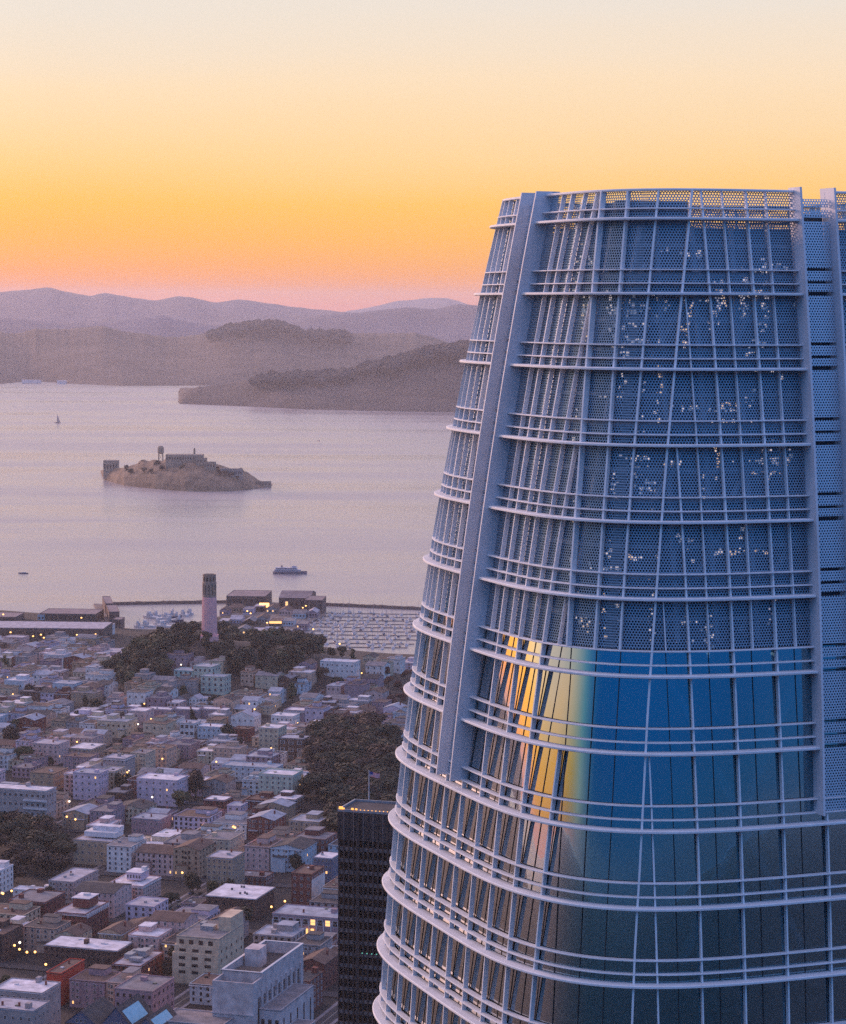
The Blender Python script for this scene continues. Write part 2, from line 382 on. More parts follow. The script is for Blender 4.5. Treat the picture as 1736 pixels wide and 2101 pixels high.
def perforated(name, base, hole=0.30, pitch=0.165):
    M = bpy.data.materials.new(name); M.use_nodes = True; nt = M.node_tree; N = nt.nodes.new; L = nt.links.new
    b = nt.nodes['Principled BSDF']; out = nt.nodes['Material Output']
    b.inputs['Base Color'].default_value = base; b.inputs['Metallic'].default_value = 0.35; b.inputs['Roughness'].default_value = 0.45
    uv = N('ShaderNodeUVMap'); 
    def vm(op, a, v=None):
        n = N('ShaderNodeVectorMath'); n.operation = op; L(a, n.inputs[0])
        if v is not None: n.inputs[1].default_value = v
        return n.outputs['Value'] if op == 'LENGTH' else n.outputs[0]
    px, py = pitch, pitch * 1.732
    ds = []
    for o in ((0, 0, 0), (0.5, 0.5, 0)):
        a = vm('MULTIPLY', uv.outputs[0], (1 / px, 1 / py, 0)); a = vm('ADD', a, o); a = vm('FRACTION', a); a = vm('SUBTRACT', a, (0.5, 0.5, 0)); a = vm('MULTIPLY', a, (px, py, 0)); ds.append(vm('LENGTH', a))
    mn = N('ShaderNodeMath'); mn.operation = 'MINIMUM'; L(ds[0], mn.inputs[0]); L(ds[1], mn.inputs[1])
    lt = N('ShaderNodeMath'); lt.operation = 'LESS_THAN'; L(mn.outputs[0], lt.inputs[0]); lt.inputs[1].default_value = pitch * hole
    tr = N('ShaderNodeBsdfTransparent'); mx = N('ShaderNodeMixShader'); L(lt.outputs[0], mx.inputs[0]); L(b.outputs[0], mx.inputs[1]); L(tr.outputs[0], mx.inputs[2]); L(mx.outputs[0], out.inputs[0])
    return M
def tower_glass():
    M = bpy.data.materials.new('tower glass'); M.use_nodes = True; nt = M.node_tree; N = nt.nodes.new; L = nt.links.new
    nt.nodes.remove(nt.nodes['Principled BSDF']); out = nt.nodes['Material Output']
    g = N('ShaderNodeBsdfGlossy'); g.inputs['Roughness'].default_value = 0.015; g.inputs['Color'].default_value = (0.55, 0.80, 0.95, 1)
    tr = N('ShaderNodeBsdfTransparent'); tr.inputs['Color'].default_value = (0.17, 0.33, 0.40, 1)
    fr = N('ShaderNodeLayerWeight'); fr.inputs['Blend'].default_value = 0.5
    mr = N('ShaderNodeMapRange'); mr.inputs['From Min'].default_value = 0.08; mr.inputs['From Max'].default_value = 0.36; mr.inputs['To Min'].default_value = 0.36; mr.inputs['To Max'].default_value = 0.56
    L(fr.outputs['Facing'], mr.inputs['Value'])
    mc = N('ShaderNodeMapRange'); mc.inputs['From Min'].default_value = 0.08; mc.inputs['From Max'].default_value = 0.30; L(fr.outputs['Facing'], mc.inputs['Value'])
    cm = N('ShaderNodeMix'); cm.data_type = 'RGBA'; L(mc.outputs[0], cm.inputs['Factor']); cm.inputs['A'].default_value = (0.30, 0.74, 0.95, 1); cm.inputs['B'].default_value = (0.96, 0.95, 0.92, 1); L(cm.outputs['Result'], g.inputs['Color'])
    tc = N('ShaderNodeUVMap'); mp = N('ShaderNodeMapping'); mp.inputs['Scale'].default_value = (0.5, 0.22, 1); L(tc.outputs[0], mp.inputs[0])
    n = N('ShaderNodeTexNoise'); n.inputs['Scale'].default_value = 1.0; n.inputs['Detail'].default_value = 2; L(mp.outputs[0], n.inputs['Vector'])
    bp = N('ShaderNodeBump'); bp.inputs['Strength'].default_value = 0.06; bp.inputs['Distance'].default_value = 0.12; L(n.outputs['Fac'], bp.inputs['Height']); L(bp.outputs[0], g.inputs['Normal'])
    mx = N('ShaderNodeMixShader'); L(mr.outputs[0], mx.inputs[0]); L(tr.outputs[0], mx.inputs[1]); L(g.outputs[0], mx.inputs[2]); L(mx.outputs[0], out.inputs[0])
    return M
ALU = mat('painted aluminium', (0.80, 0.82, 0.86, 1), 0.62, 0.09, 0.6, metal=0.0, spec=0.3)
ALUD = mat('painted aluminium plate', (0.66, 0.68, 0.74, 1), 0.65, 0.12, 0.35, metal=0.0, spec=0.3)
SCREEN = perforated('perforated screen', (0.27, 0.37, 0.48, 1), 0.335)
SLOTSC = perforated('perforated slot panel', (0.50, 0.62, 0.74, 1), 0.28)
TGLASS = tower_glass()
MULL = mat('dark mullion', (0.02, 0.025, 0.03, 1), 0.5, 0)
DARKIN = mat('dark plant room wall', (0.035, 0.055, 0.085, 1), 0.8, 0.3, 0.3)
SLAB = mat('concrete slab edge', (0.09, 0.10, 0.12, 1), 0.8, 0.2, 0.3)
COREM = mat('lift core wall', (0.045, 0.055, 0.065, 1), 0.8, 0.3, 0.2)
BRACE = mat('steel brace', (0.6, 0.66, 0.7, 1), 0.6, 0.1, 0.5)
FRAME = mat('crown frame steel', (0.40, 0.46, 0.55, 1), 0.6, 0.2, 0.5)
LEDS = [mat('crown lamp', (0.8, 0.8, 0.8, 1), 0.5, 0, emit=(*c, 1), estr=e) for c, e in (((1.0, 0.82, 0.80), 0.40), ((0.85, 0.78, 0.95), 0.22), ((0.6, 0.68, 0.95), 0.13), ((1.0, 0.66, 0.42), 0.40))]
ROOFM = mat('tower inner deck', (0.12, 0.13, 0.15, 1), 0.9, 0.2, 0.3)

tower = thing('glass_tower', 'tall tapering glass skyscraper with white fins and perforated metal crown filling the right side', 'skyscraper', (TC.x, TC.y, 0))
INV = Matrix.Translation((-TC.x, -TC.y, 0))
def tpart(name, mb, mats, smooth=False, uv=None, parent=None):
    mb.v = [(p[0] - TC.x, p[1] - TC.y, p[2]) for p in mb.v]
    return obj(name, mb.mesh(name, mats, smooth, uv), parent or tower)
KTOP = -0.39
KSLOT = 7.88                     # lower end of the four slots
K_GLASS = 6 - 1.36 / FLR         # glass below, perforated screen above
def s_corner(k):                 # where the fin that frames the rounded corner stands
    r = float(np.interp(k, [-0.4, 1.35, 3.24, 5.25, 6.35, 8.36, 9.46, 12, 16], [0.638, 0.671, 0.698, 0.715, 0.724, 0.730, 0.737, 0.742, 0.745])); return r * t_width(k)
def s_in1(k): return float(np.interp(k, [-0.4, 1.35, 3.24, 5.25, 9.5, 16], [0.797, 0.811, 0.823, 0.828, 0.832, 0.835])) * t_width(k)
def ks_between(a, b, step=0.5):
    n = max(1, int(math.ceil((b - a) / step - 1e-6))); return [a + (b - a) * i / n for i in range(n + 1)]
S_MAIN = [1.42, 3.95, 6.5, 8.95, 11.35]; S_SUB = [2.75, 5.35, 7.85, 10.2]

def lean(q, r):                  # glass panes are set leaning back a little, more so on the face to the left
    def ss(a, b, x): x = max(0.0, min(1.0, (x - a) / (b - a))); return x * x * (3 - 2 * x)
    return 0.008 + 0.052 * (ss(0.98, 1.10, r) if q == 0 else 1 - ss(0.62, 0.8, r) if q == 1 else 0)
def slot_mid(q, k):              # the slots drift a little against the face middles towards the top
    return -0.12 + 0.113 * (min(k, 7.9) + 0.4) if q % 4 == 0 else -0.05 + 0.5 * max(0.0, 1 - (k + 0.4) / 5.4)
# ---- skin: one band per storey, screens above, glass below
def band(name, m, ka, kb, off, s0=None, s1=None, quads=(0, 1, 2, 3), nseg=40, uvz=True, mull=False):
    for_mesh = MB(); uv = []
    levels = ks_between(ka, kb, 0.5)
    for q in quads:
        rows = []
        for k in levels:
            row = []; W = t_width(k); a = s0 + slot_mid(q, k) if s0 is not None else 0.0; b_ = QARC * W - (s0 - slot_mid(q + 1, k) if s0 is not None else 0.0)
            for i in range(nseg + 1):
                s = a + (b_ - a) * i / nseg; row.append(tower_pt(k, s, off - lean(q, s / W) * FLR * (kb - k) if mull else off, q))
                # pattern runs from each face's middle so that holes stay the same size
                uv.append(((s if s < QARC * W / 2 else s - QARC * W + 40) + 100 * q, t_z(k)))
            rows.append(row)
        for_mesh.grid(rows)
    nm = [m]
    if mull:
        for q in quads:
            lines = []
            for s_ in S_MAIN + S_SUB: lines.append((lambda k, s_=s_: s_, lambda k, s_=s_: s_ < s_corner(k) - 0.25)); lines.append((lambda k, s_=s_: QARC * t_width(k) - s_, lambda k, s_=s_: s_ < s_corner(k) - 0.25))
            for f in (s_corner, s_in1): lines.append((f, lambda k: True)); lines.append((lambda k, f=f: QARC * t_width(k) - f(k), lambda k: True))
            for f, ok in lines:
                if not ok((ka + kb) / 2): continue
                rows = []
                for k in levels:
                    s = f(k); of = off - lean(q, s / t_width(k)) * FLR * (kb - k); rows.append([tower_pt(k, s - 0.022, of + 0.004, q), tower_pt(k, s - 0.022, of + 0.03, q), tower_pt(k, s + 0.022, of + 0.03, q), tower_pt(k, s + 0.022, of + 0.004, q)]); uv += [(0, 0)] * 4
                for_mesh.grid(rows, 1)
            for zz in (-0.02, 1.34):
                k = kb - zz / FLR
                if not ka < k < kb + 0.02: continue
                for i in range(nseg):
                    W = t_width(k); s, s2 = QARC * W * i / nseg, QARC * W * (i + 1) / nseg
                    zc = t_z(k); of = off - lean(q, s / W) * FLR * (kb - k)
                    for_mesh.face([tower_pt(k, s, of + 0.02, q, zc - 0.03), tower_pt(k, s2, of + 0.02, q, zc - 0.03), tower_pt(k, s2, of + 0.02, q, zc + 0.03), tower_pt(k, s, of + 0.02, q, zc + 0.03)], 1); uv += [(0, 0)] * 4
        nm.append(MULL)
    return tpart(name, for_mesh, nm, True, uv)
prev = KTOP
for k in [0, 1, 2, 3, 4, 5, K_GLASS]:
    band('perforated_screen', SCREEN, prev, k - 0.004, 0.0, s0=1.0); prev = k + 0.004
prev = K_GLASS + 0.004
for k in list(range(6, 16)):
    band('glass_band', TGLASS, prev, k, 0.0, s0=0.0, mull=True); prev = k
b_ = MB(); uv = []
rows = []
for z in (t_z(15), 200, 120, 60, 0):
    row = []
    for q in range(4):
        for i in range(24): row.append(tower_pt(15.5, QARC * t_width(15.5) * i / 24, 0, q, z)); uv.append((q * 30 + i, z))
    rows.append(row)
b_.grid(rows, close=True); tpart('lower_shaft', b_, TGLASS, True, uv)

# ---- horizontal shades: one deep ring and two slim rails per storey
def ring(name, k, zoff, depth, th, gap, m):
    mb = MB(); kk = k - zoff / FLR; W = t_width(kk); z = t_z(kk)
    for q in range(4):
        a = gap + (slot_mid(q, kk) - 0.15 if gap else 0); b_ = QARC * W - gap + (slot_mid(q + 1, kk) + 0.15 if gap else 0); n = 44; rows = []
        for i in range(n + 1):
            s = a + (b_ - a) * i / n
            rows.append([tower_pt(kk, s, 0.03, q, z - th / 2), tower_pt(kk, s, depth - 0.05, q, z - th / 2), tower_pt(kk, s, depth, q, z - th * 0.3), tower_pt(kk, s, depth, q, z + th * 0.3), tower_pt(kk, s, depth - 0.05, q, z + th / 2), tower_pt(kk, s, 0.03, q, z + th / 2)])
        mb.grid(rows)
        if gap > 0.1:
            for r in (rows[0], rows[-1]): mb.face(r)
    return tpart(name, mb, m)
for k in range(0, 17):
    g = 1.30 if k < KSLOT else 0.0
    ring('sunshade_ring', k, 0.0, 0.80, 0.155, g, ALU)
    ring('slim_rail', k, 0.57, 0.44, 0.072, g, ALU)
    if k > 0: ring('slim_rail', k, 1.31, 0.44, 0.072, g, ALU)
ring('rim_rail', KTOP, 0.0, 0.40, 0.14, 1.30, ALU)

# ---- vertical fins
def fin(sf, ka, kb, quad, depth=0.31, w=0.09, name='vertical_fin', m=ALU, mirror=False):
    mb = MB(); rows = []
    for k in ks_between(ka, kb, 0.5):
        s = sf(k)
        if mirror: s = QARC * t_width(k) - s
        rows.append([tower_pt(k, s - w / 2, 0.02, quad), tower_pt(k, s - w / 2, depth, quad), tower_pt(k, s + w / 2, depth, quad), tower_pt(k, s + w / 2, 0.02, quad)])
    mb.grid(rows, close=True); mb.face(rows[0]); mb.face(rows[-1][::-1]); return tpart(name, mb, m)
def first_k(s_):                 # floor from which this fin has room beside the corner fin
    k = KTOP
    while s_corner(k) < s_ + 0.28 and k < 16: k += 0.02
    return k if k <= KTOP else min(16, math.ceil(k - 0.35))
for q in range(4):
    for mir in (False, True):
        for s_ in S_MAIN[1:]:
            ka = first_k(s_)
            if ka < 15: fin(lambda k, s_=s_: s_, ka, 16, q, mirror=mir)
        for s_ in S_SUB:
            ka = first_k(s_)
            if ka < K_GLASS - 0.2: fin(lambda k, s_=s_: s_, ka, K_GLASS, q, depth=0.30, w=0.06, mirror=mir)
        fin(s_corner, KTOP, K_GLASS if mir else 16, q, depth=0.42, w=0.11, mirror=mir)
        fin(s_in1, KTOP, K_GLASS, q, depth=0.36, w=0.10, mirror=mir)
        fin(lambda k: S_MAIN[0] - 0.15, KSLOT, 16, q, mirror=mir)

# ---- the slots: two deep plates and a perforated strip with open gaps
for q in range(4):
    for sg in (-1, 1):
        mb = MB(); cuts = [KTOP - 0.06, KSLOT]
        for ka, kb in zip(cuts, cuts[1:]):
            rows = []
            for k in ks_between(ka + 0.006, kb - 0.006, 0.5):
                a, b2 = slot_mid(q, k) + sg * 1.01, slot_mid(q, k) + sg * (1.01 + 0.13); rows.append([tower_pt(k, a, -0.5, q), tower_pt(k, a, 1.05, q), tower_pt(k, b2, 1.05, q), tower_pt(k, b2, -0.02, q)])
            mb.grid(rows, close=True); mb.face(rows[0]); mb.face(rows[-1])
        tpart('slot_plate', mb, ALUD)
    gaps = []
    for k in range(0, 8): gaps += [(k - 1.46 / FLR, k - 1.30 / FLR), (k - 0.74 / FLR, k - 0.60 / FLR), (k - 0.16 / FLR, k + 0.06 / FLR)]
    a = KTOP + 0.10; segs = []
    for g0, g1 in gaps:
        if g0 > a: segs.append((a, g0))
        a = max(a, g1)
    segs.append((a, KSLOT))
    mb = MB(); uv = []
    for a, b2 in segs:
        rows = []
        for k in ks_between(a, b2, 0.6):
            rows.append([tower_pt(k, slot_mid(q, k) + s, 0.34, q) for s in (-1.0, -0.3, 0.3, 1.0)]); uv += [(s + 50, t_z(k)) for s in (-1.0, -0.3, 0.3, 1.0)]
        mb.grid(rows)
    tpart('slot_screen', mb, SLOTSC, False, uv)
    mb = MB(); rows = [[tower_pt(k, slot_mid(q, k) + s, -0.4, q) for s in (-1.0, 1.0)] for k in ks_between(KTOP + 0.3, KSLOT, 1.0)]
    mb.grid(rows); tpart('slot_back_wall', mb, DARKIN)

# ---- what stands inside the crown and behind the glass
def plan_prism(name, ka, kb, inset, m, n=10, top=True):
    mb = MB(); rows = []
    for k in ks_between(ka, kb, 1.0):
        row = []
        for q in range(4):
            for i in range(n): row.append(tower_pt(k, QARC * t_width(k) * i / n, -inset, q))
        rows.append(row)
    mb.grid(rows, close=True)
    if top: mb.face(rows[0])
    return tpart(name, mb, m)
plan_prism('plant_room', 0.10, K_GLASS + 0.3, 2.6, DARKIN)
plan_prism('lift_core', K_GLASS - 0.1, 16, 7.0, COREM)
for k in range(1, 17):
    mb = MB(); W = t_width(k); z = t_z(k)
    th = 0.45 if k >= 6 else 0.25
    ro, ri = [], []
    for q in range(4):
        for i in range(20): ro.append(tower_pt(k, QARC * W * i / 20, -0.42, q, z)); ri.append(tower_pt(k, QARC * W * i / 20, -2.2 if k < 6 else -6.9, q, z))
    up = [(p.x, p.y, p.z + 0.5) for p in ro]
    dn = lambda R_: [(p.x, p.y, p.z + 0.5 - th) for p in R_]
    mb.grid([[(p.x, p.y, p.z + 0.5) for p in ri], up, dn(ro), dn(ri)], close=True)
    tpart('floor_slab' if k >= 6 else 'walkway', mb, SLAB)
# diagonal bracing behind the glass of the first glazed storeys
for q in range(4):
    for (s0, k0, s1, k1) in ((2.2, 6.1, 6.0, 7.9), (9.8, 6.1, 6.0, 7.9), (6.0, 7.95, 2.2, 9.8), (-2.2, 6.1, -6.0, 7.9), (-9.8, 6.1, -6.0, 7.9), (6.0, 7.95, 9.8, 9.8)):
        mb = MB(); mb.beam(tower_pt(k0, s0, -0.9, q), tower_pt(k1, s1, -0.9, q), 0.38); tpart('diagonal_brace', mb, BRACE)
# posts that carry the crown screen
for q in range(4):
    for s_ in (2.1, 4.4, 6.9, 9.3, -2.1, -4.4, -6.9, -9.3):
        mb = MB(); mb.beam(tower_pt(0.1, s_, -1.1, q), tower_pt(5.6, s_, -1.1, q), 0.22); tpart('crown_post', mb, FRAME)
    for kk in (0.6, 2.4, 4.2):
        for s_ in (-8.2, -3.3, 3.3, 8.2):
            mb = MB(); mb.beam(tower_pt(kk, s_ - 2, -1.5, q), tower_pt(kk + 1.3, s_ + 2, -1.5, q), 0.2); tpart('crown_brace', mb, FRAME)
for kk in (0.35, 0.75, 1.35, 1.75, 2.35, 2.75, 3.35, 3.75, 4.35, 4.75, 5.3):
    mb = MB(); W = t_width(kk); rows = []
    for q in range(4):
        for i in range(16): rows.append([tower_pt(kk, QARC * W * i / 16, o, q) + Vector((0, 0, z_)) for o, z_ in ((-0.95, -0.1), (-0.95, 0.1), (-1.2, 0.1), (-1.2, -0.1))])
    mb.grid(list(zip(*rows)) + [[r[0] for r in rows]], close=True); tpart('crown_girt', mb, FRAME)
mb = MB()
for P in (tower_pt(0.5, 9.5, -3.2, 0), tower_pt(0.5, 16, -4.0, 0)):
    mb.box(P.x - 2.6, P.x + 1.4, P.y - 0.4, P.y + 4, t_z(0.8), t_z(-0.26))
tpart('cooling_plant', mb, DARKIN)
# small lamps on the plant room behind the screens
lr = random.Random(11)
for q, lo, hi, cnt in ((0, -4.0, 23.0, 94), (3, 14.0, 20.0, 5)):
    for _ in range(cnt):
        k = lr.choice([0.55, 0.62, 0.85, 1.05, 1.2, 1.35, 1.9, 2.2, 2.3, 2.8, 3.2, 3.3, 3.9, 4.2, 4.3, 4.4, 4.9, 5.2]) + lr.uniform(-0.1, 0.45)
        s = lr.choice([1.9, 2.1, 3.0, 3.4, 4.6, 5.6, 5.9, 7.3, 8.2, 9.6, 10.9, 11.4, 12.5, 13.2, 14.2, 16.0, 17.5]) + lr.uniform(-0.7, 0.7)
        if lr.random() < 0.12: s = -lr.uniform(0.2, 3)
        base = tower_pt(k, s, -2.3, q); d = tower_pt(k, s, -1.6, q) - base; d.z = 0; d.normalize(); t = Vector((-d.y, d.x, 0))
        mb = MB(); sw, sh = lr.choice([(0.10, 0.8), (0.55, 0.09), (0.14, 0.5), (0.65, 0.10), (0.2, 0.3), (0.12, 1.0), (0.3, 0.4)]); warm = lr.random() < 0.16
        for _k in range(lr.randint(5, 16)):
            c = base + d * lr.uniform(0.2, 0.7) + t * lr.gauss(0, sw) + Vector((0, 0, lr.gauss(0, sh))); w, h_ = lr.uniform(0.05, 0.17), lr.uniform(0.05, 0.22)
            P = [c + t * a * w / 2 + Vector((0, 0, b2 * h_ / 2)) + d * e for e in (0, 0.08) for a, b2 in ((-1, -1), (1, -1), (1, 1), (-1, 1))]
            i = len(mb.v); mb.v += [tuple(p) for p in P]; mi = (3 if lr.random() < 0.6 else 0) if warm else lr.choice([0, 0, 1, 1, 2, 2])
            for f in ((4, 5, 6, 7), (3, 2, 1, 0), (0, 1, 5, 4), (1, 2, 6, 5), (2, 3, 7, 6), (3, 0, 4, 7)): mb.f.append(tuple(i + q_ for q_ in f)); mb.m.append(mi)
        tpart('crown_lamp', mb, LEDS)
# ================================================================== CITY KIT
WALLS = {}
def wall(key, c, var=0.30): WALLS[key] = mat(key + ' wall', (min(.88, c[0] * 1.22), min(.84, c[1] * 1.10), min(.82, c[2] * 1.0), 1), 0.85, var, 0.28, tint=(0.95, 0.92, 0.95))
for key, c in (('cream', (0.50, 0.43, 0.33)), ('white', (0.66, 0.64, 0.66)), ('lavender', (0.50, 0.44, 0.56)), ('pale blue', (0.42, 0.52, 0.62)), ('pink', (0.52, 0.38, 0.38)), ('grey', (0.30, 0.29, 0.31)),
               ('pale green', (0.42, 0.49, 0.43)), ('tan', (0.34, 0.26, 0.19)), ('red brick', (0.17, 0.055, 0.045)), ('dark brown', (0.095, 0.055, 0.045)), ('bright red', (0.50, 0.06, 0.03)), ('yellow', (0.52, 0.45, 0.22)),
               ('dark blue', (0.10, 0.12, 0.20)), ('concrete', (0.46, 0.44, 0.48)), ('mauve', (0.30, 0.22, 0.27)), ('aqua', (0.38, 0.54, 0.50)), ('peach', (0.52, 0.36, 0.28))): wall(key, c)
ROOFS = {k: mat(k + ' roof', (c[0] * 0.92, c[1] * 0.88, c[2] * 0.88, 1), 0.9, 0.45, 0.2) for k, c in (('white', (0.74, 0.73, 0.77)), ('pale', (0.46, 0.45, 0.50)), ('grey', (0.22, 0.215, 0.235)), ('dark', (0.07, 0.065, 0.07)), ('brown', (0.14, 0.09, 0.075)), ('bluish', (0.36, 0.40, 0.47)))}
TRIM = mat('painted trim', (0.62, 0.60, 0.62, 1), 0.7, 0.1, 0.5)
DKTRIM = mat('dark trim', (0.06, 0.05, 0.05, 1), 0.7, 0.1, 0.5)
PANE = mat('window pane', (0.018, 0.02, 0.028, 1), 0.12, 0.5, 0.7)
LIT = mat('lit window', (0.8, 0.6, 0.3, 1), 0.5, 0, emit=(1.0, 0.50, 0.14, 1), estr=1.1)
LAMP = mat('street lamp glow', (1, 0.8, 0.5, 1), 0.5, 0, emit=(1.0, 0.46, 0.10, 1), estr=2.6)
LAMPW = mat('white lamp glow', (1, 0.9, 0.8, 1), 0.5, 0, emit=(1.0, 0.80, 0.60, 1), estr=2.5)
METAL = mat('dull metal', (0.32, 0.33, 0.36, 1), 0.5, 0.3, 0.6, metal=0.3)
BIRD = mat('roof hatch', (0.12, 0.11, 0.12, 1), 0.8, 0.3, 0.5)

def win_mesh(name, frame, pane):
    """1 x 1 window in the xz plane facing -y: frame bars, a sill, recessed-looking pane"""
    mb = MB(); mb.box(-0.5, 0.5, -0.05, 0.02, 0, 1, 0)
    mb.v, mb.f, mb.m = [], [], []
    mb.box(-0.42, 0.42, -0.03, 0.03, 0.07, 0.94, 1)
    mb.box(-0.5, -0.42, -0.09, 0.03, 0.0, 1.0, 0); mb.box(0.42, 0.5, -0.09, 0.03, 0.0, 1.0, 0)
    mb.box(-0.42, 0.42, -0.09, 0.03, 0.94, 1.0, 0); mb.box(-0.42, 0.42, -0.11, 0.03, 0.0, 0.07, 0); mb.box(-0.42, 0.42, -0.075, -0.031, 0.49, 0.53, 0)
    return mb.mesh(name, [frame, pane])
WIN = {'light': win_mesh('window', TRIM, PANE), 'dark': win_mesh('window', DKTRIM, PANE), 'lit': win_mesh('window', TRIM, LIT)}
WC = [0]
def windows(root, w, d, z0, h, floors, nf, ns, style='light', ww=1.3, wh=1.6, lit=0.03, front=True, side=True, fr=None, margin=0.0, yoff=0.0, xoff=0.0, rnd_=None):
    """windows on the front (-y) and right (+x) facades of a box centred on root"""
    r = rnd_ or rnd; fh = h / floors
    for f in range(floors):
        z = z0 + fh * f + fh * 0.32
        hh = min(wh, fh * 0.6)
        if front:
            for i in range(nf):
                x = -w / 2 + margin + (w - 2 * margin) * (i + 0.5) / nf
                o = obj('window', WIN['lit' if r.random() < lit else style], root, (x + xoff, -d / 2 - 0.02 + yoff, z)); o.scale = (min(ww, (w - 2 * margin) / nf * 0.72), 1, hh); WC[0] += 1
        if side:
            for i in range(ns):
                y = -d / 2 + d * (i + 0.5) / ns
                o = obj('window', WIN['lit' if r.random() < lit else style], root, (w / 2 + 0.02 + xoff, y + yoff, z)); o.rotation_euler = (0, 0, math.pi / 2); o.scale = (min(ww, d / ns * 0.72), 1, hh); WC[0] += 1
def slab_roof(root, w, d, h, m, wallm, over=0.15, th=0.35, parapet=0.45, name='roof'):
    mb = MB(); a, b = w / 2 + over, d / 2 + over
    mb.box(-a, a, -b, b, h + 0.003, h + th, 1)
    if parapet:
        t = 0.28
        for x0, x1, y0, y1 in ((-a, a, -b, -b + t), (-a, a, b - t, b), (-a, -a + t, -b + t, b - t), (a - t, a, -b + t, b - t)): mb.box(x0, x1, y0, y1, h + th + 0.003, h + th + parapet, 0)
    return obj(name, mb.mesh(name, [wallm, m]), root)
def gable_roof(root, w, d, h, rise, m, over=0.4, along='y', wallm=None):
    mb = MB(); a, b = w / 2 + over, d / 2 + over; t = 0.22; z = h + 0.003
    if along == 'y':
        pts = [(-a, z - over * rise / (w / 2)), (0, z + rise), (a, z - over * rise / (w / 2)), (a, z - over * rise / (w / 2) + t), (0, z + rise + t), (-a, z - over * rise / (w / 2) + t)]
        P0 = [(x, -b, zz) for x, zz in pts]; P1 = [(x, b, zz) for x, zz in pts]
        G0 = [(-w / 2, -d / 2 , h), (w / 2, -d / 2, h), (0, -d / 2, h + rise)]; G1 = [(-w / 2, d / 2, h), (0, d / 2, h + rise), (w / 2, d / 2, h)]
    else:
        pts = [(-b, z - over * rise / (d / 2)), (0, z + rise), (b, z - over * rise / (d / 2)), (b, z - over * rise / (d / 2) + t), (0, z + rise + t), (-b, z - over * rise / (d / 2) + t)]
        P0 = [(a, y, zz) for y, zz in pts]; P1 = [(-a, y, zz) for y, zz in pts]
        G0 = [(w / 2, -d / 2, h), (w / 2, d / 2, h), (w / 2, 0, h + rise)]; G1 = [(-w / 2, -d / 2, h), (-w / 2, 0, h + rise), (-w / 2, d / 2, h)]
    mb.grid([P0, P1], close=True); i = len(mb.v)
    for q in ((0, 1, 4, 5), (1, 2, 3, 4)):
        mb.face([P0[k] for k in q]); mb.face([P1[k] for k in reversed(q)])
    o = obj('roof', mb.mesh('roof', m), root)
    for G in (G0, G1): gb = MB(); gb.face(G); obj('gable', gb.mesh('gable', wallm or m), root)
    return o
def bx(root, name, m, *b, parent=None):
    mb = MB(); mb.box(*b); return obj(name, mb.mesh(name, m), parent or root)
FOOTS = []                       # (a0, a1, b0, b1) in street-grid metres
def grid_ab(p): return p[0] * UX.x + p[1] * UX.y, p[0] * VX.x + p[1] * VX.y
def from_ab(a, b): return Vector((UX.x * a + VX.x * b, UX.y * a + VX.y * b, 0))
PLACED = []                      # (root, survey x, survey y) for relative labels
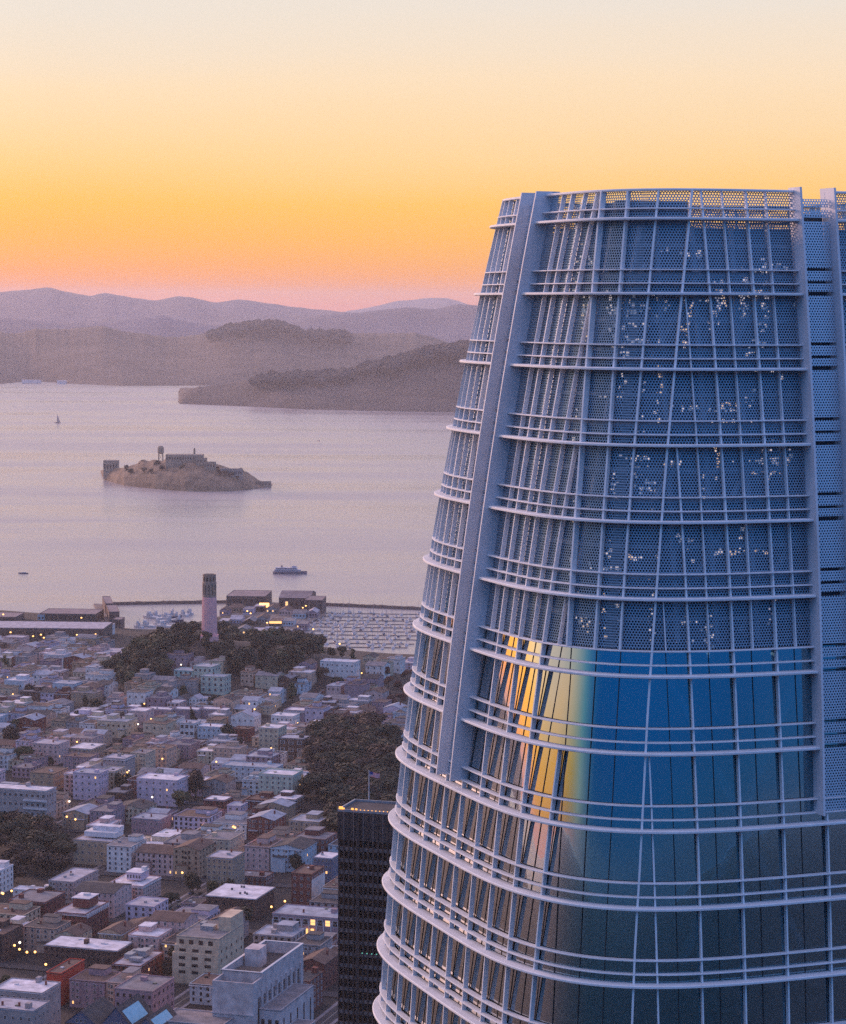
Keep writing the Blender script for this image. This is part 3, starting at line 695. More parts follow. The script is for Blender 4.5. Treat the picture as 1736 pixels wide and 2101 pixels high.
def house(label, cx, cy, w, d, h, wc='cream', rc='pale', floors=3, nf=4, ns=4, style='light', roof='flat', name='house', cat='house', lit=0.008, ww=1.3, wh=1.6, z=None, below=3.0, group=None, parapet=0.45, rise=2.4, clutter=2, cornice=False, bays=0, seed=None, gw=None, reg=True, over=0.15, wings=0):
    """centre of the footprint at (cx, cy); front facade faces the camera side, side facade the right"""
    zz = z if z is not None else ground_z(cx, cy)
    r = random.Random(seed if seed is not None else int(cx * 13 + cy * 7))
    t = thing(name, label, cat, (cx, cy, zz), GRID, group)
    wm = WALLS[wc]; rm = ROOFS[rc]
    bx(t, 'wall', wm, -w / 2, w / 2, -d / 2, d / 2, -below, h, )
    windows(t, w, d, 0.6, h - 0.6, floors, nf, ns, style, ww, wh, lit, rnd_=r)
    if roof == 'flat':
        ro = slab_roof(t, w, d, h, rm, wm, parapet=parapet, over=over)
        for _ in range(clutter):
            x, y = r.uniform(-w * 0.36, w * 0.3), r.uniform(-d * 0.36, d * 0.34); k = r.random(); z0 = h + 0.355
            if k < 0.35: bx(t, 'stair_bulkhead', wm, x, x + r.uniform(1.8, 3), y, y + r.uniform(2, 3.4), z0, z0 + r.uniform(1.8, 2.6))
            elif k < 0.6: bx(t, 'skylight', PANE if r.random() < .5 else TRIM, x, x + 1.6, y, y + 1.6, z0, z0 + 0.5)
            elif k < 0.8: bx(t, 'chimney', WALLS['red brick'], x, x + 0.8, y, y + 0.8, z0, z0 + 1.8)
            else: bx(t, 'roof_unit', METAL, x, x + r.uniform(1, 2.2), y, y + r.uniform(1, 2), z0, z0 + 1.1)
    else:
        gable_roof(t, w, d, h, rise, rm, along='y' if roof == 'gable' else 'x', wallm=wm)
        if clutter: bx(t, 'chimney', WALLS['red brick'], w * 0.22, w * 0.22 + 0.9, d * 0.1, d * 0.1 + 0.9, h + 0.6, h + rise + 1.2)
    for k in range(wings):
        if k == 0 and roof == 'flat': a0 = r.uniform(-0.45, 0.0) * w; a1 = a0 + r.uniform(0.35, 0.5) * w; b0 = r.uniform(-0.1, 0.15) * d; hh = h + 0.36 + r.uniform(2.4, 3.2); bx(t, 'upper_storey', wm, a0, a1, b0, d / 2 - 0.6, h + 0.36, hh); bx(t, 'upper_roof', rm, a0 - .2, a1 + .2, b0 - .2, d / 2 - 0.4, hh + .003, hh + .3)
        else: a0 = r.uniform(-0.5, 0.1) * w; a1 = a0 + r.uniform(0.3, 0.4) * w; hh = h * r.uniform(0.4, 0.75); bx(t, 'front_wing', wm, a0, a1, -d / 2 - r.uniform(1.5, 3), -d / 2 - 0.12, -below, hh); bx(t, 'wing_roof', rm, a0 - .2, a1 + .2, -d / 2 - 3.1, -d / 2 - 0.13, hh + .003, hh + .25)
    if cornice: bx(t, 'cornice', TRIM, -w / 2 - 0.45, w / 2 + 0.45, -d / 2 - 0.45, d / 2 + 0.45, h - 0.75, h - 0.35)
    for i in range(bays):
        x = -w / 2 + w * (i + 0.5) / bays; bw = min(3.0, w / bays * 0.55)
        mb = MB(); P = [(x - bw / 2, -d / 2 - 0.05), (x - bw * 0.32, -d / 2 - 1.0), (x + bw * 0.32, -d / 2 - 1.0), (x + bw / 2, -d / 2 - 0.05)]
        mb.grid([[(a, b, 2.8) for a, b in P], [(a, b, h - 0.9) for a, b in P]]); mb.face([(a, b, h - 0.9) for a, b in P]); mb.face([(a, b, 2.8) for a, b in reversed(P)])
        bo = obj('bay', mb.mesh('bay', wm), t)
        fh = (h - 0.6) / floors
        for f in range(1, floors):
            o = obj('window', WIN['lit' if r.random() < lit else style], bo, (x, -d / 2 - 1.03, 0.6 + fh * (f + 0.3))); o.scale = (bw * 0.5, 1, min(wh, fh * 0.6)); WC[0] += 1
    if reg:
        a, b = grid_ab((cx, cy)); FOOTS.append((a - w / 2, a + w / 2, b - d / 2, b + d / 2))
    p = survey((cx, cy, zz + h)); PLACED.append((t, p[0], p[1]))
    return t
def placed(px0, px1, py_top, py_base, depth, zoff=0.0):
    """survey: left and right end of the front facade, its roof edge and its foot -> centre, width, depth, height, ground"""
    p = on_ground(px0, py_base)
    q = at_y(px1, py_base, p.y); w = (q.x - p.x) / UX.x
    # the facade runs along UX, which comes nearer to the right
    top = at_y(px0, py_top, p.y).z
    c = p + UX * (w / 2) + VX * (depth / 2)
    return c.x, c.y, w, depth, top - p.z, p.z
def hb(label, px0, px1, py_top, py_base, depth, **k):
    cx, cy, w, d, h, z = placed(px0, px1, py_top, py_base, depth)
    return house(label, cx, cy, w, d, h, z=z, below=k.pop('below', 6.0), **k), w, d
# ================================================================== LANDMARKS
def lathe(mb, prof, n=24, mi=0, flute=0.0, c=(0, 0)):
    rows = []
    for r, z in prof:
        rows.append([(c[0] + r * (1 - flute * (k % 2)) * math.cos(2 * math.pi * k / n), c[1] + r * (1 - flute * (k % 2)) * math.sin(2 * math.pi * k / n), z) for k in range(n)])
    mb.grid(rows, mi, close=True); mb.face(rows[-1], mi)
def build_hill_tower():
    C = Vector((COIT.x, COIT.y, ground_z(COIT.x, COIT.y) - 1)); top = at_y(430, 1178, COIT.y).z - C.z
    t = thing('observation_tower', 'slender pale pink fluted concrete tower standing on the wooded hill', 'tower', C)
    st = mat('pink concrete', (0.96, 0.45, 0.43, 1), 0.85, 0.12, 0.15); dk = mat('weathered concrete', (0.34, 0.24, 0.19, 1), 0.9, 0.3, 0.4)
    mb = MB(); mb.box(-7.6, 7.6, -7.6, 7.6, -6, 5.5); obj('base', mb.mesh('base', st), t)
    mb = MB(); lathe(mb, [(7.2, 5.503), (6.9, 16), (6.65, 32), (6.4, top - 20.5)], 48, 0, 0.045); obj('shaft', mb.mesh('shaft', st), t)
    mb = MB(); lathe(mb, [(6.25, top - 20.49), (6.25, top - 18.5), (5.2, top - 18.49), (5.2, top - 9.5)], 40, 0, 0.0); obj('inner_drum', mb.mesh('inner_drum', dk), t)
    for k in range(12):          # piers of the open gallery
        a = 2 * math.pi * (k + 0.5) / 12; ca, sa = math.cos(a), math.sin(a)
        mb = MB(); mb.box(5.1, 6.25, -0.85, 0.85, top - 18.48, top - 9.6, 0, T=lambda p: (p[0] * ca - p[1] * sa, p[0] * sa + p[1] * ca, p[2])); obj('pier', mb.mesh('pier', dk), t)
    mb = MB(); lathe(mb, [(5.3, top - 9.59), (6.3, top - 9.58), (6.3, top - 7), (5.9, top - 6.9), (5.9, top - 1.2), (6.1, top - 1.1), (6.1, top), (5.2, top), (5.2, top - 1.0)], 40); obj('crown', mb.mesh('crown', dk), t)
    for k in range(12):
        a = 2 * math.pi * (k + 0.5) / 12; mb = MB(); ca, sa = math.cos(a), math.sin(a)
        mb.box(5.88, 5.96, -0.7, 0.7, top - 6, top - 2.4, 0, T=lambda p: (p[0] * ca - p[1] * sa, p[0] * sa + p[1] * ca, p[2])); obj('opening', mb.mesh('opening', PANE), t)
    PLACED.append((t, 430, 1320)); return t
build_hill_tower()

def build_high_rise():
    EDGEL = mat('amber edge lamp', (1, .6, .2, 1), 0.5, 0, emit=(1.0, 0.40, 0.06, 1), estr=1.1)
    Y = 740.0; p = at_y(697, 1661, Y); top = p.z; w, d = 46.0, 15.0
    c = Vector((p.x, p.y, 0)) + UX * (w / 2) + VX * (d / 2)
    t = thing('dark_high_rise', 'dark brown banded high-rise with amber roof lights partly hidden by the glass tower', 'skyscraper', (c.x, c.y, 0), GRID)
    gr = mat('dark granite', (0.06, 0.036, 0.034, 1), 0.55, 0.35, 0.4); sp = mat('spandrel granite', (0.23, 0.155, 0.14, 1), 0.6, 0.3, 0.6); gl = mat('bronze glass', (0.012, 0.009, 0.010, 1), 0.15, 0.4, 0.5)
    bx(t, 'wall', gl, -w / 2, w / 2, -d / 2, d / 2, 0, top - 9)
    bx(t, 'cap', gr, -w / 2 - 0.5, w / 2 + 0.5, -d / 2 - 0.5, d / 2 + 0.5, top - 8.99, top - 0.5)
    bx(t, 'roof', ROOFS['dark'], -w / 2 + 0.4, w / 2 - 0.4, -d / 2 + 0.4, d / 2 - 0.4, top - 0.49, top - 0.3)
    mb = MB(); 
    for x0, x1, y0, y1 in ((-w / 2 - .5, w / 2 + .5, -d / 2 - .5, -d / 2), (-w / 2 - .5, w / 2 + .5, d / 2, d / 2 + .5), (-w / 2 - .5, -w / 2, -d / 2, d / 2), (w / 2, w / 2 + .5, -d / 2, d / 2)): mb.box(x0, x1, y0, y1, top - 0.48, top + 0.3)
    obj('parapet', mb.mesh('parapet', METAL), t)
    for f in range(54):
        z = top - 12.2 - f * 3.55
        bx(t, 'spandrel', sp, -w / 2 - 0.32, w / 2 + 0.32, -d / 2 - 0.32, d / 2 + 0.32, z, z + 1.15)
    n = 30
    for i in range(n + 1):       # ribs, the corner bay is set off by a wider gap
        x = -w / 2 + w * i / n
        bx(t, 'rib', gr, x - 0.22, x + 0.22, -d / 2 - 0.75, -d / 2 - 0.325, 0, top - 9.0)
        bx(t, 'rib', sp if i % 2 else gr, x - 0.12, x + 0.12, -d / 2 - 0.72, -d / 2 - 0.505, top - 8.9, top - 0.6)
    for i in range(1, 25):
        y = -d / 2 + d * i / 25; bx(t, 'rib', gr, w / 2 + 0.325, w / 2 + 0.7, y - 0.2, y + 0.2, 0, top - 9.0)
    bx(t, 'corner_pier', gr, -w / 2 + 5.6, -w / 2 + 6.6, -d / 2 - 1.3, -d / 2 - 0.76, 0, top - 0.6)
    for i in range(34):
        x = -w / 2 + 4.4 + i * 1.2; bx(t, 'edge_lamp', EDGEL, x - 0.11, x + 0.11, -d / 2 - 0.85, -d / 2 - 0.55, top + 0.32, top + 0.52)
    for x, y, s in ((-w / 2 + 0.6, -d / 2 - 0.7, 0.55), (-w / 2 + 1.4, -d / 2 - 0.6, 0.3), (-w / 2 + 4.2, -d / 2 - 0.6, 0.35), (-w / 2 + 5.4, -d / 2 - 0.6, 0.3)): bx(t, 'corner_lamp', EDGEL, x - s, x + s, y - 0.2, y + 0.2, top + 0.32, top + 0.32 + s * 1.4)
    gn = mat('green edge lamp', (0.2, 0.8, 0.5, 1), 0.5, 0, emit=(0.25, 0.9, 0.6, 1), estr=0.35)
    for i in range(22):
        x = -w / 2 + 7.5 + i * 1.5; z = top - 12.2 - 9 * 3.55 + 1.2; bx(t, 'ledge_lamp', gn, x - 0.14, x + 0.14, -d / 2 - 1.0, -d / 2 - 0.76, z, z + 0.24)
    PLACED.append((t, 750, 1700))
    # flag on the roof
    Yp = 756.0; b = at_y(757, 1652, Yp); tp = at_y(757, 1583, Yp)
    fp = thing('flagpole', 'tall thin white flagpole on the roof of the dark high-rise', 'flagpole', (b.x, b.y, top - 0.29))
    mb = MB(); mb.tube(0, 0, 0, tp.z - top + 0.29, 0.16, 0.09, 10); obj('pole', mb.mesh('pole', TRIM), fp)
    mb = MB(); lathe(mb, [(0.02, tp.z - top + 0.30), (0.2, tp.z - top + 0.45), (0.02, tp.z - top + 0.65)], 8); obj('finial', mb.mesh('finial', TRIM), fp)
    L_, H_ = 3.1, 1.55; mb = MB()
    red = mat('flag red', (0.80, 0.07, 0.09, 1), 0.8, 0); wh = mat('flag white', (0.72, 0.66, 0.68, 1), 0.8, 0); bl = mat('flag blue', (0.05, 0.06, 0.25, 1), 0.8, 0)
    def fpnt(u, v, e): return (0.16 + L_ * u, 0.28 * math.sin(u * 7.5) * (0.3 + u) + e, -H_ * v - 0.42 * u * u + 0.1 * math.sin(u * 5 + 1))
    for s in range(13):
        for i in range(14):
            u0, u1, v0, v1 = i / 14, (i + 1) / 14, s / 13, (s + 1) / 13
            mi = 2 if (u1 < 0.41 and s < 7) else (0 if s % 2 == 0 else 1)
            mb.face([fpnt(u0, v1, 0), fpnt(u1, v1, 0), fpnt(u1, v0, 0), fpnt(u0, v0, 0)], mi); mb.face([fpnt(u0, v0, 0.03), fpnt(u1, v0, 0.03), fpnt(u1, v1, 0.03), fpnt(u0, v1, 0.03)], mi)
    fl = obj('flag', mb.mesh('flag', [red, wh, bl]), None, (b.x, b.y, tp.z - 0.15)); tag(fl, 'red and white striped flag with blue canton flying from the high-rise flagpole', 'flag')
build_high_rise()

# ================================================================== NAMED BUILDINGS (surveyed one by one)
LM = {}
def land(short, t): LM[short] = t
# concrete hall with tall paired windows and a roof well, bottom centre
def build_concrete_hall():
    cx, cy, w, d, h, z = placed(436, 521, 2005, 2190, 66)
    t = thing('concrete_hall', 'large pale concrete hall with sunken roof court and tall paired window strips', 'hall', (cx, cy, z), GRID); wm = WALLS['concrete']
    bx(t, 'wall', wm, -w / 2, w / 2, -d / 2, d / 2, -8, h - 5.0)
    mb = MB(); th = 0.8
    for b in ((-w / 2, w / 2, -d / 2 + 12, -d / 2 + 12 + th), (-w / 2, w / 2, d / 2 - th, d / 2), (-w / 2, -w / 2 + th, -d / 2 + 12 + th, d / 2 - th), (w / 2 - th, w / 2, -d / 2 + 12 + th, d / 2 - th)): mb.box(*b, h - 4.99, h + 0.6)
    for b in ((-w / 2, w / 2, -d / 2, -d / 2 + 0.6), (-w / 2, -w / 2 + 0.6, -d / 2 + 0.6, -d / 2 + 11.99), (w / 2 - 0.6, w / 2, -d / 2 + 0.6, -d / 2 + 11.99)): mb.box(*b, h - 4.99, h - 1.4)
    obj('parapet', mb.mesh('parapet', wm), t)
    bx(t, 'coping', TRIM, -w / 2 - 0.2, w / 2 + 0.2, d / 2 - 1.0, d / 2 + 0.2, h + 0.61, h + 0.9)
    bx(t, 'coping', TRIM, w / 2 - 1.0, w / 2 + 0.2, -d / 2 + 11.8, d / 2 - 1.01, h + 0.61, h + 0.9)
    bx(t, 'coping', TRIM, -w / 2 - 0.2, -w / 2 + 1.0, -d / 2 + 11.8, d / 2 - 1.01, h + 0.61, h + 0.9)
    bx(t, 'coping', TRIM, -w / 2 - 0.2, w / 2 + 0.2, -d / 2 + 11.0, -d / 2 + 11.79, h + 0.61, h + 0.85)
    bx(t, 'roof', ROOFS['dark'], -w / 2 + 0.9, w / 2 - 0.9, -d / 2 + 0.7, d / 2 - 0.9, h - 4.98, h - 4.7)
    bx(t, 'lift_house', wm, -w / 2 + 1.5, -w / 2 + 8.5, d / 2 - 30, d / 2 - 20, h - 4.69, h + 4.2)
    bx(t, 'plant_screen', DKTRIM, -w / 2 + 2, w / 2 - 4, -d / 2 + 17, -d / 2 + 30, h - 4.69, h - 2.2)
    for i in range(9):
        y = -d / 2 + 4.5 + (d - 9) * (i + 0.5) / 9
        for dy in (-0.95, 0.95):
            bx(t, 'window_strip', PANE, w / 2 + 0.003, w / 2 + 0.12, y + dy - 0.6, y + dy + 0.6, 3.0, h - 9.5)
        bx(t, 'pilaster', wm, w / 2 + 0.004, w / 2 + 0.7, y + 2.3, y + 3.7, 0, h - 7)
    bx(t, 'ledge', wm, -w / 2 - 0.5, w / 2 + 0.3, -d / 2 - 0.6, -d / 2 - 0.004, h - 16, h - 15.4)
    a, b = grid_ab((cx, cy)); FOOTS.append((a - w / 2 - 8, a + w / 2 + 16, b - d / 2 - 30, b + d / 2)); PLACED.append((t, 525, 1975)); land('the concrete hall', t)
    # stepped grey annexes beside it
    for (dx, dy, ww, dd, hh, lab, nm) in ((w / 2 + 5.4, -4, 10, 44, h - 15, 'grey concrete annexe with dark window strips beside the pale concrete hall', 'annexe'), (w / 2 + 15.6, -22, 9, 30, h - 24, 'lower grey concrete annexe between the dark high-rise and the taller annexe', 'annexe'),
                                         (-w / 2 - 5, -d / 2 - 4, 30, 20, h - 18, 'wide low concrete podium in front of the pale concrete hall', 'podium')):
        P = Vector((cx, cy, z)) + UX * dx + VX * dy
        q = thing(nm, lab, 'building', P, GRID); bx(q, 'wall', wm, -ww / 2, ww / 2, -dd / 2, dd / 2, -8, hh); slab_roof(q, ww, dd, hh, ROOFS['grey'], wm, over=0.1)
        for i in range(3):
            x = -ww / 2 + ww * (i + 0.5) / 3
            if nm == 'annexe': bx(q, 'window_strip', PANE, x - 0.8, x + 0.8, -dd / 2 - 0.15, -dd / 2 - 0.004, 2, hh - 4)
        if nm == 'annexe':
            for i in range(5):
                y = -dd / 2 + dd * (i + 0.5) / 5; bx(q, 'window_strip', PANE, ww / 2 + 0.004, ww / 2 + 0.15, y - 0.6, y + 0.6, 2, hh - 4)
        pp = survey((P.x, P.y, P.z + hh)); PLACED.append((q, pp[0], pp[1]))
build_concrete_hall()
# stepped cream office
def build_stepped_office():
    cx, cy, w, d, h, z = placed(362, 452, 1922, 2016, 34)
    t = thing('stepped_office', 'cream office block with stepped side wall and three rows of window groups', 'office', (cx, cy, z), GRID); wm = WALLS['cream']
    st = [(0, h - 7.5, 1.6), (h - 7.49, h - 3.7, 0.8), (h - 3.69, h, 0.0)]
    for z0, z1, e in st: bx(t, 'wall', wm, -w / 2 - e, w / 2, -d / 2 - e, d / 2, z0 - (8 if z0 == 0 else 0), z1)
    slab_roof(t, w, d, h, ROOFS['grey'], wm, over=0.0)
    bx(t, 'roof_tower', wm, w / 2 - 7, w / 2 - 0.2, d / 2 - 17, d / 2 - 0.2, h + 0.36, h + 7.5); bx(t, 'roof_unit', METAL, -w * .2, w * .1, -2, 4, h + 0.36, h + 2.6); bx(t, 'roof_unit', METAL, -w * .35, -w * .25, 6, 11, h + 0.36, h + 2.0)
    for fi, (zz, e) in enumerate(((h - 3.2, 0.0), (h - 6.9, 0.8), (h - 10.6, 1.6), (h - 14.2, 1.6), (h - 17.8, 1.6))):
        for gI in range(4 if fi == 0 else 3):
            for k in range(1 if fi == 0 else 3):
                n = 4 if fi == 0 else 3
                x = -w / 2 + w * 0.9 * (gI + 0.5) / n + 0.3 + (k - 1) * (0 if fi == 0 else 1.15)
                o = obj('window', WIN['dark'], t, (x, -d / 2 - e - 0.02, zz)); o.scale = (2.4 if fi == 0 else 1.1, 1, 2.2 if fi == 0 else 1.5)
    windows(t, w, d, 1, h - 5, 4, 0, 5, 'dark', 1.2, 1.5, 0.0, front=False)
    a, b = grid_ab((cx, cy)); FOOTS.append((a - w / 2 - 2, a + w / 2, b - d / 2 - 2, b + d / 2)); PLACED.append((t, 420, 1920)); land('the stepped cream office', t)
build_stepped_office()
t, w, d = hb('low wide brick hall with bright white flat roof near the dark high-rise', 423, 526, 1838, 1882, 30, wc='dark brown', rc='white', floors=2, nf=7, ns=5, style='dark', clutter=0, parapet=0.12, name='brick_hall', cat='hall', over=0.6); land('the white-roofed brick hall', t)
for x, y in ((-3, 8), (-1.5, 8), (4, -5), (6, -7), (2, -7), (-6, 1)): bx(t, 'roof_vent', BIRD, x, x + 0.9, y, y + 0.9, 11.9, 13.6)
t, w, d = hb('long pale framed building with glowing yellow ground floor windows', 559, 712, 1876, 1926, 22, wc='mauve', rc='bluish', floors=2, nf=10, ns=3, style='light', lit=0.12, ww=3.2, wh=3.4, clutter=5, name='framed_building', cat='building'); land('the long framed building', t)
for i in range(11): bx(t, 'frame_post', TRIM, -w / 2 + (w - 0.5) * i / 10, -w / 2 + (w - 0.5) * i / 10 + 0.5, -11.6, -11.005, 0, 11)
for i, (x, z0) in enumerate(((-2.2, 2.2), (1.2, 2.4), (-1.6, -0.6), (5.6, -1.4), (10.4, -1.2))): bx(t, 'lit_window', LIT, x, x + (1.7 if z0 > 0 else 1.0), -12.1, -11.65, z0 + 2.0, z0 + (5.0 if z0 > 0 else 4.2))
t, w, d = hb('pinkish apartment house with white roof, cornice and railed penthouse', 221, 296, 1815, 1852, 26, wc='pink', rc='white', floors=4, nf=6, ns=8, clutter=0, cornice=True, bays=3, name='apartment_house', cat='apartments'); land('the penthouse apartments', t)
h_ = at_y(221, 1815, t.location.y - 13).z - t.location.z
bx(t, 'penthouse', WALLS['lavender'], -3.5, 5.5, -3, 8, h_ + 0.36, h_ + 4.6); bx(t, 'penthouse_roof', ROOFS['white'], -3.9, 5.9, -3.4, 8.4, h_ + 4.61, h_ + 4.9); bx(t, 'lift_house', WALLS['white'], 3, 5.6, 3, 6, h_ + 4.91, h_ + 7)
for i in range(5): o = obj('window', WIN['light'], t, (-2.7 + i * 1.8, -3.03, h_ + 1.5)); o.scale = (1.1, 1, 1.9)
t, w, d = hb('brick block with white bracketed cornice and brick penthouse', 113, 178, 1873, 1926, 30, wc='red brick', rc='pale', floors=4, nf=7, ns=8, style='dark', clutter=0, cornice=True, name='brick_block', cat='building'); land('the cornice brick block', t)
h_ = at_y(113, 1873, t.location.y - 15).z - t.location.z
bx(t, 'penthouse', WALLS['red brick'], -3.5, 6, -4, 8, h_ + 0.36, h_ + 5.2); bx(t, 'penthouse_roof', ROOFS['white'], -4, 6.5, -4.5, 8.5, h_ + 5.21, h_ + 5.6); bx(t, 'skylight', TRIM, 0, 3, 2, 5, h_ + 5.61, h_ + 6.6)
for i in range(12): bx(t, 'bracket', TRIM, w / 2 + 0.46, w / 2 + 1.2, -14 + i * 2.4, -13.2 + i * 2.4, h_ - 2.6, h_ - 0.4)
t, w, d = hb('dark red brick building with grey roof at the left edge', 18, 96, 1848, 1902, 26, wc='red brick', rc='grey', floors=4, nf=8, ns=5, style='dark', name='brick_building', cat='building'); land('the left-edge brick block', t)
hb('pale strip-roofed building with small stair tower behind the left-edge brick building', 27, 100, 1826, 1845, 9, wc='white', rc='white', floors=2, nf=5, ns=2, clutter=2)
t, w, d = hb('long dark brick warehouse with notched white roof', 91, 247, 1940, 1982, 20, wc='dark brown', rc='white', floors=3, nf=14, ns=4, style='dark', clutter=4, name='warehouse', cat='warehouse', parapet=0.2); land('the long brick warehouse', t)
t, w, d = hb('brick building with grey machinery and pale rim on its roof', 230, 290, 1980, 2026, 30, wc='red brick', rc='pale', floors=4, nf=6, ns=7, style='dark', clutter=0, name='brick_building', cat='building'); land('the machinery-roofed building', t)
h_ = at_y(230, 1980, t.location.y - 15).z - t.location.z
for b in ((-5, -1, -6, 0, 2.4), (0, 4, 0, 8, 3.0), (-4, 0, 4, 9, 2.0), (-1, 5, -9, -5, 1.6), (-6.2, -5.2, 2, 9, 1.4), (2, 3.4, 9, 12, 3.2)): bx(t, 'roof_unit', METAL, b[0], b[1], b[2], b[3], h_ + 0.36, h_ + 0.36 + b[4])
t, w, d = hb('bright red walled building with brown front', 96, 127, 1997, 2062, 27, wc='bright red', rc='brown', floors=3, nf=0, ns=0, style='dark', clutter=2, name='red_building', cat='building'); land('the bright red building', t)
bx(t, 'front_cladding', WALLS['dark brown'], -w / 2 - 0.1, w / 2 - 0.1, -d / 2 - 0.25, -d / 2 - 0.004, -6, h_ - 2)
t, w, d = hb('low building with round-cornered white parapet right of the bright red wall', 170, 226, 2000, 2040, 14, wc='dark brown', rc='dark', floors=2, nf=5, ns=2, style='dark', clutter=3)
bx(t, 'parapet_band', TRIM, -w / 2 - 0.3, w / 2 + 0.3, -7.6, -7.15, 9.6, 10.5)
t, w, d = hb('grey low roofed building with cream penthouse in the bottom left corner', -14, 92, 2031, 2120, 20, wc='grey', rc='white', floors=4, nf=8, ns=4, clutter=3, name='corner_building', cat='building'); land('the corner building', t)
t, w, d = hb('lower grey flat roof in front of the bottom left corner building', -30, 74, 2068, 2180, 17, wc='grey', rc='pale', floors=4, nf=6, ns=4, clutter=4, name='low_block', cat='building')
t, w, d = hb('grey felt-roofed brick block below the machinery-roofed building', 236, 316, 2030, 2110, 26, wc='mauve', rc='grey', floors=4, nf=6, ns=5, style='dark', clutter=2); 
# dark gabled building with bright skylights at the bottom edge
def build_gabled():
    cx, cy, w, d, h, z = placed(133, 330, 2098, 2200, 24)
    t = thing('gabled_hall', 'dark gabled building with bright blue skylights at the bottom edge', 'hall', (cx, cy, z), GRID); wm = WALLS['dark blue']
    bx(t, 'wall', WALLS['dark brown'], -w / 2, w / 2, -d / 2, d / 2, -8, h)
    sk = mat('skylight glass', (0.30, 0.52, 0.62, 1), 0.15, 0.2, 0.4)
    for i, (x, rw, rz) in enumerate(((-w * 0.32, w * 0.36, 6.2), (w * 0.06, w * 0.36, 9.2), (w * 0.38, w * 0.24, 5.6))):
        mb = MB(); a = rw / 2; b = d / 2 + 0.5; zz = h + 0.004
        P = [(x - a, zz), (x, zz + rz), (x + a, zz)]
        for s in (0, 1):
            mb.face([(P[s][0], -b, P[s][1]), (P[s + 1][0], -b, P[s + 1][1]), (P[s + 1][0], b, P[s + 1][1]), (P[s][0], b, P[s][1])])
        mb.face([(q[0], -b + 0.5, q[1]) for q in P], 1); mb.face([(q[0], b - 0.5, q[1]) for q in reversed(P)], 1)
        obj('roof', mb.mesh('roof', [ROOFS['dark'], wm]), t)
        for k in range(3): o = obj('window', WIN['light'], t, (x - 2 + 2 * k, -d / 2 - 0.03, h + 0.6)); o.scale = (1.1, 1, 1.7)
        mb = MB(); f = lambda u, v, e: (x + a * u, -b + 2 * b * v, zz + rz * (1 - abs(u)) + e)
        us = 0.25, 0.85
        for sgn in ((-1,) if i == 0 else (1,) if i == 2 else (-1, 1)):
            v0, v1 = (0.1, 0.8)
            mb.face([f(sgn * us[0], v0, 0.12), f(sgn * us[1], v0, 0.12), f(sgn * us[1], v1, 0.12), f(sgn * us[0], v1, 0.12)])
        obj('skylight', mb.mesh('skylight', sk), t)
    a, b = grid_ab((cx, cy)); FOOTS.append((a - w / 2, a + w / 2, b - d / 2, b + d / 2)); PLACED.append((t, 230, 2060)); land('the gabled hall', t)
build_gabled()
t, w, d = hb('pale apartments with white balcony bands on the left edge', -40, 102, 1616, 1692, 15, wc='grey', rc='white', floors=4, nf=12, ns=4, style='light', ww=2.4, wh=2.0, name='balcony_apartments', cat='apartments'); land('the balcony apartments', t)
for f in range(1, 5): bx(t, 'balcony', TRIM, w * 0.16, w / 2 + 0.5, -d / 2 - 1.4, -d / 2 - 0.005, f * 5.2 - 3.0, f * 5.2 - 1.9) if f < 5 else 0
t, w, d = hb('pale lavender apartment block with square windows left of centre', 281, 366, 1598, 1650, 20, wc='lavender', rc='white', floors=4, nf=6, ns=5, name='apartment_block', cat='apartments', clutter=2); land('the pale lavender block', t)
t, w, d = hb('long pale blue apartment row above the grey-green block', 456, 567, 1571, 1602, 16, wc='pale blue', rc='bluish', floors=3, nf=9, ns=3, name='apartment_row', cat='apartments'); land('the pale blue row', t)
t, w, d = hb('tall grey-green apartment block with white rimmed roof', 531, 602, 1590, 1650, 20, wc='pale green', rc='white', floors=6, nf=6, ns=5, name='apartment_block', cat='apartments', clutter=1, parapet=1.0); land('the grey-green block', t)
hb('pale stepped apartments with roof terrace beside the dark timber house', 531, 572, 1494, 1545, 18, wc='cream', rc='white', floors=5, nf=4, ns=4)
t, w, d = hb('white-topped upper storey apartments behind the stepped apartments', 556, 602, 1469, 1505, 16, wc='white', rc='white', floors=3, nf=5, ns=4)
t, w, d = hb('dark timber house with large white framed windows', 571, 624, 1515, 1562, 16, wc='dark brown', rc='bluish', floors=3, nf=3, ns=3, style='light', ww=3.6, wh=2.6, lit=0.0, name='timber_house', clutter=1); land('the dark timber house', t)
for i, (a0, a1, yt, yb, dd, lab) in enumerate(((357, 397, 1376, 1406, 18, 'pale green hillside apartments, left wing with tall corner windows'), (397, 436, 1368, 1410, 20, 'pale green hillside apartments, taller middle wing'), (412, 461, 1388, 1422, 16, 'pale green hillside apartments, right wing stepping down'))):
    t, w, d = hb(lab, a0, a1, yt, yb, dd, wc='pale green' if i else 'aqua', rc='bluish', floors=3, nf=4, ns=3, ww=2.2, wh=2.4, name='hillside_apartments', cat='apartments', clutter=1, group='hillside apartments below the tower wood')
    if i == 1: land('the hillside apartments', t)
t, w, d = hb('white institutional building at the right end of the wood', 657, 728, 1357, 1382, 16, wc='white', rc='white', floors=2, nf=7, ns=3, name='white_building', cat='building', clutter=1); land('the white wood-side building', t)
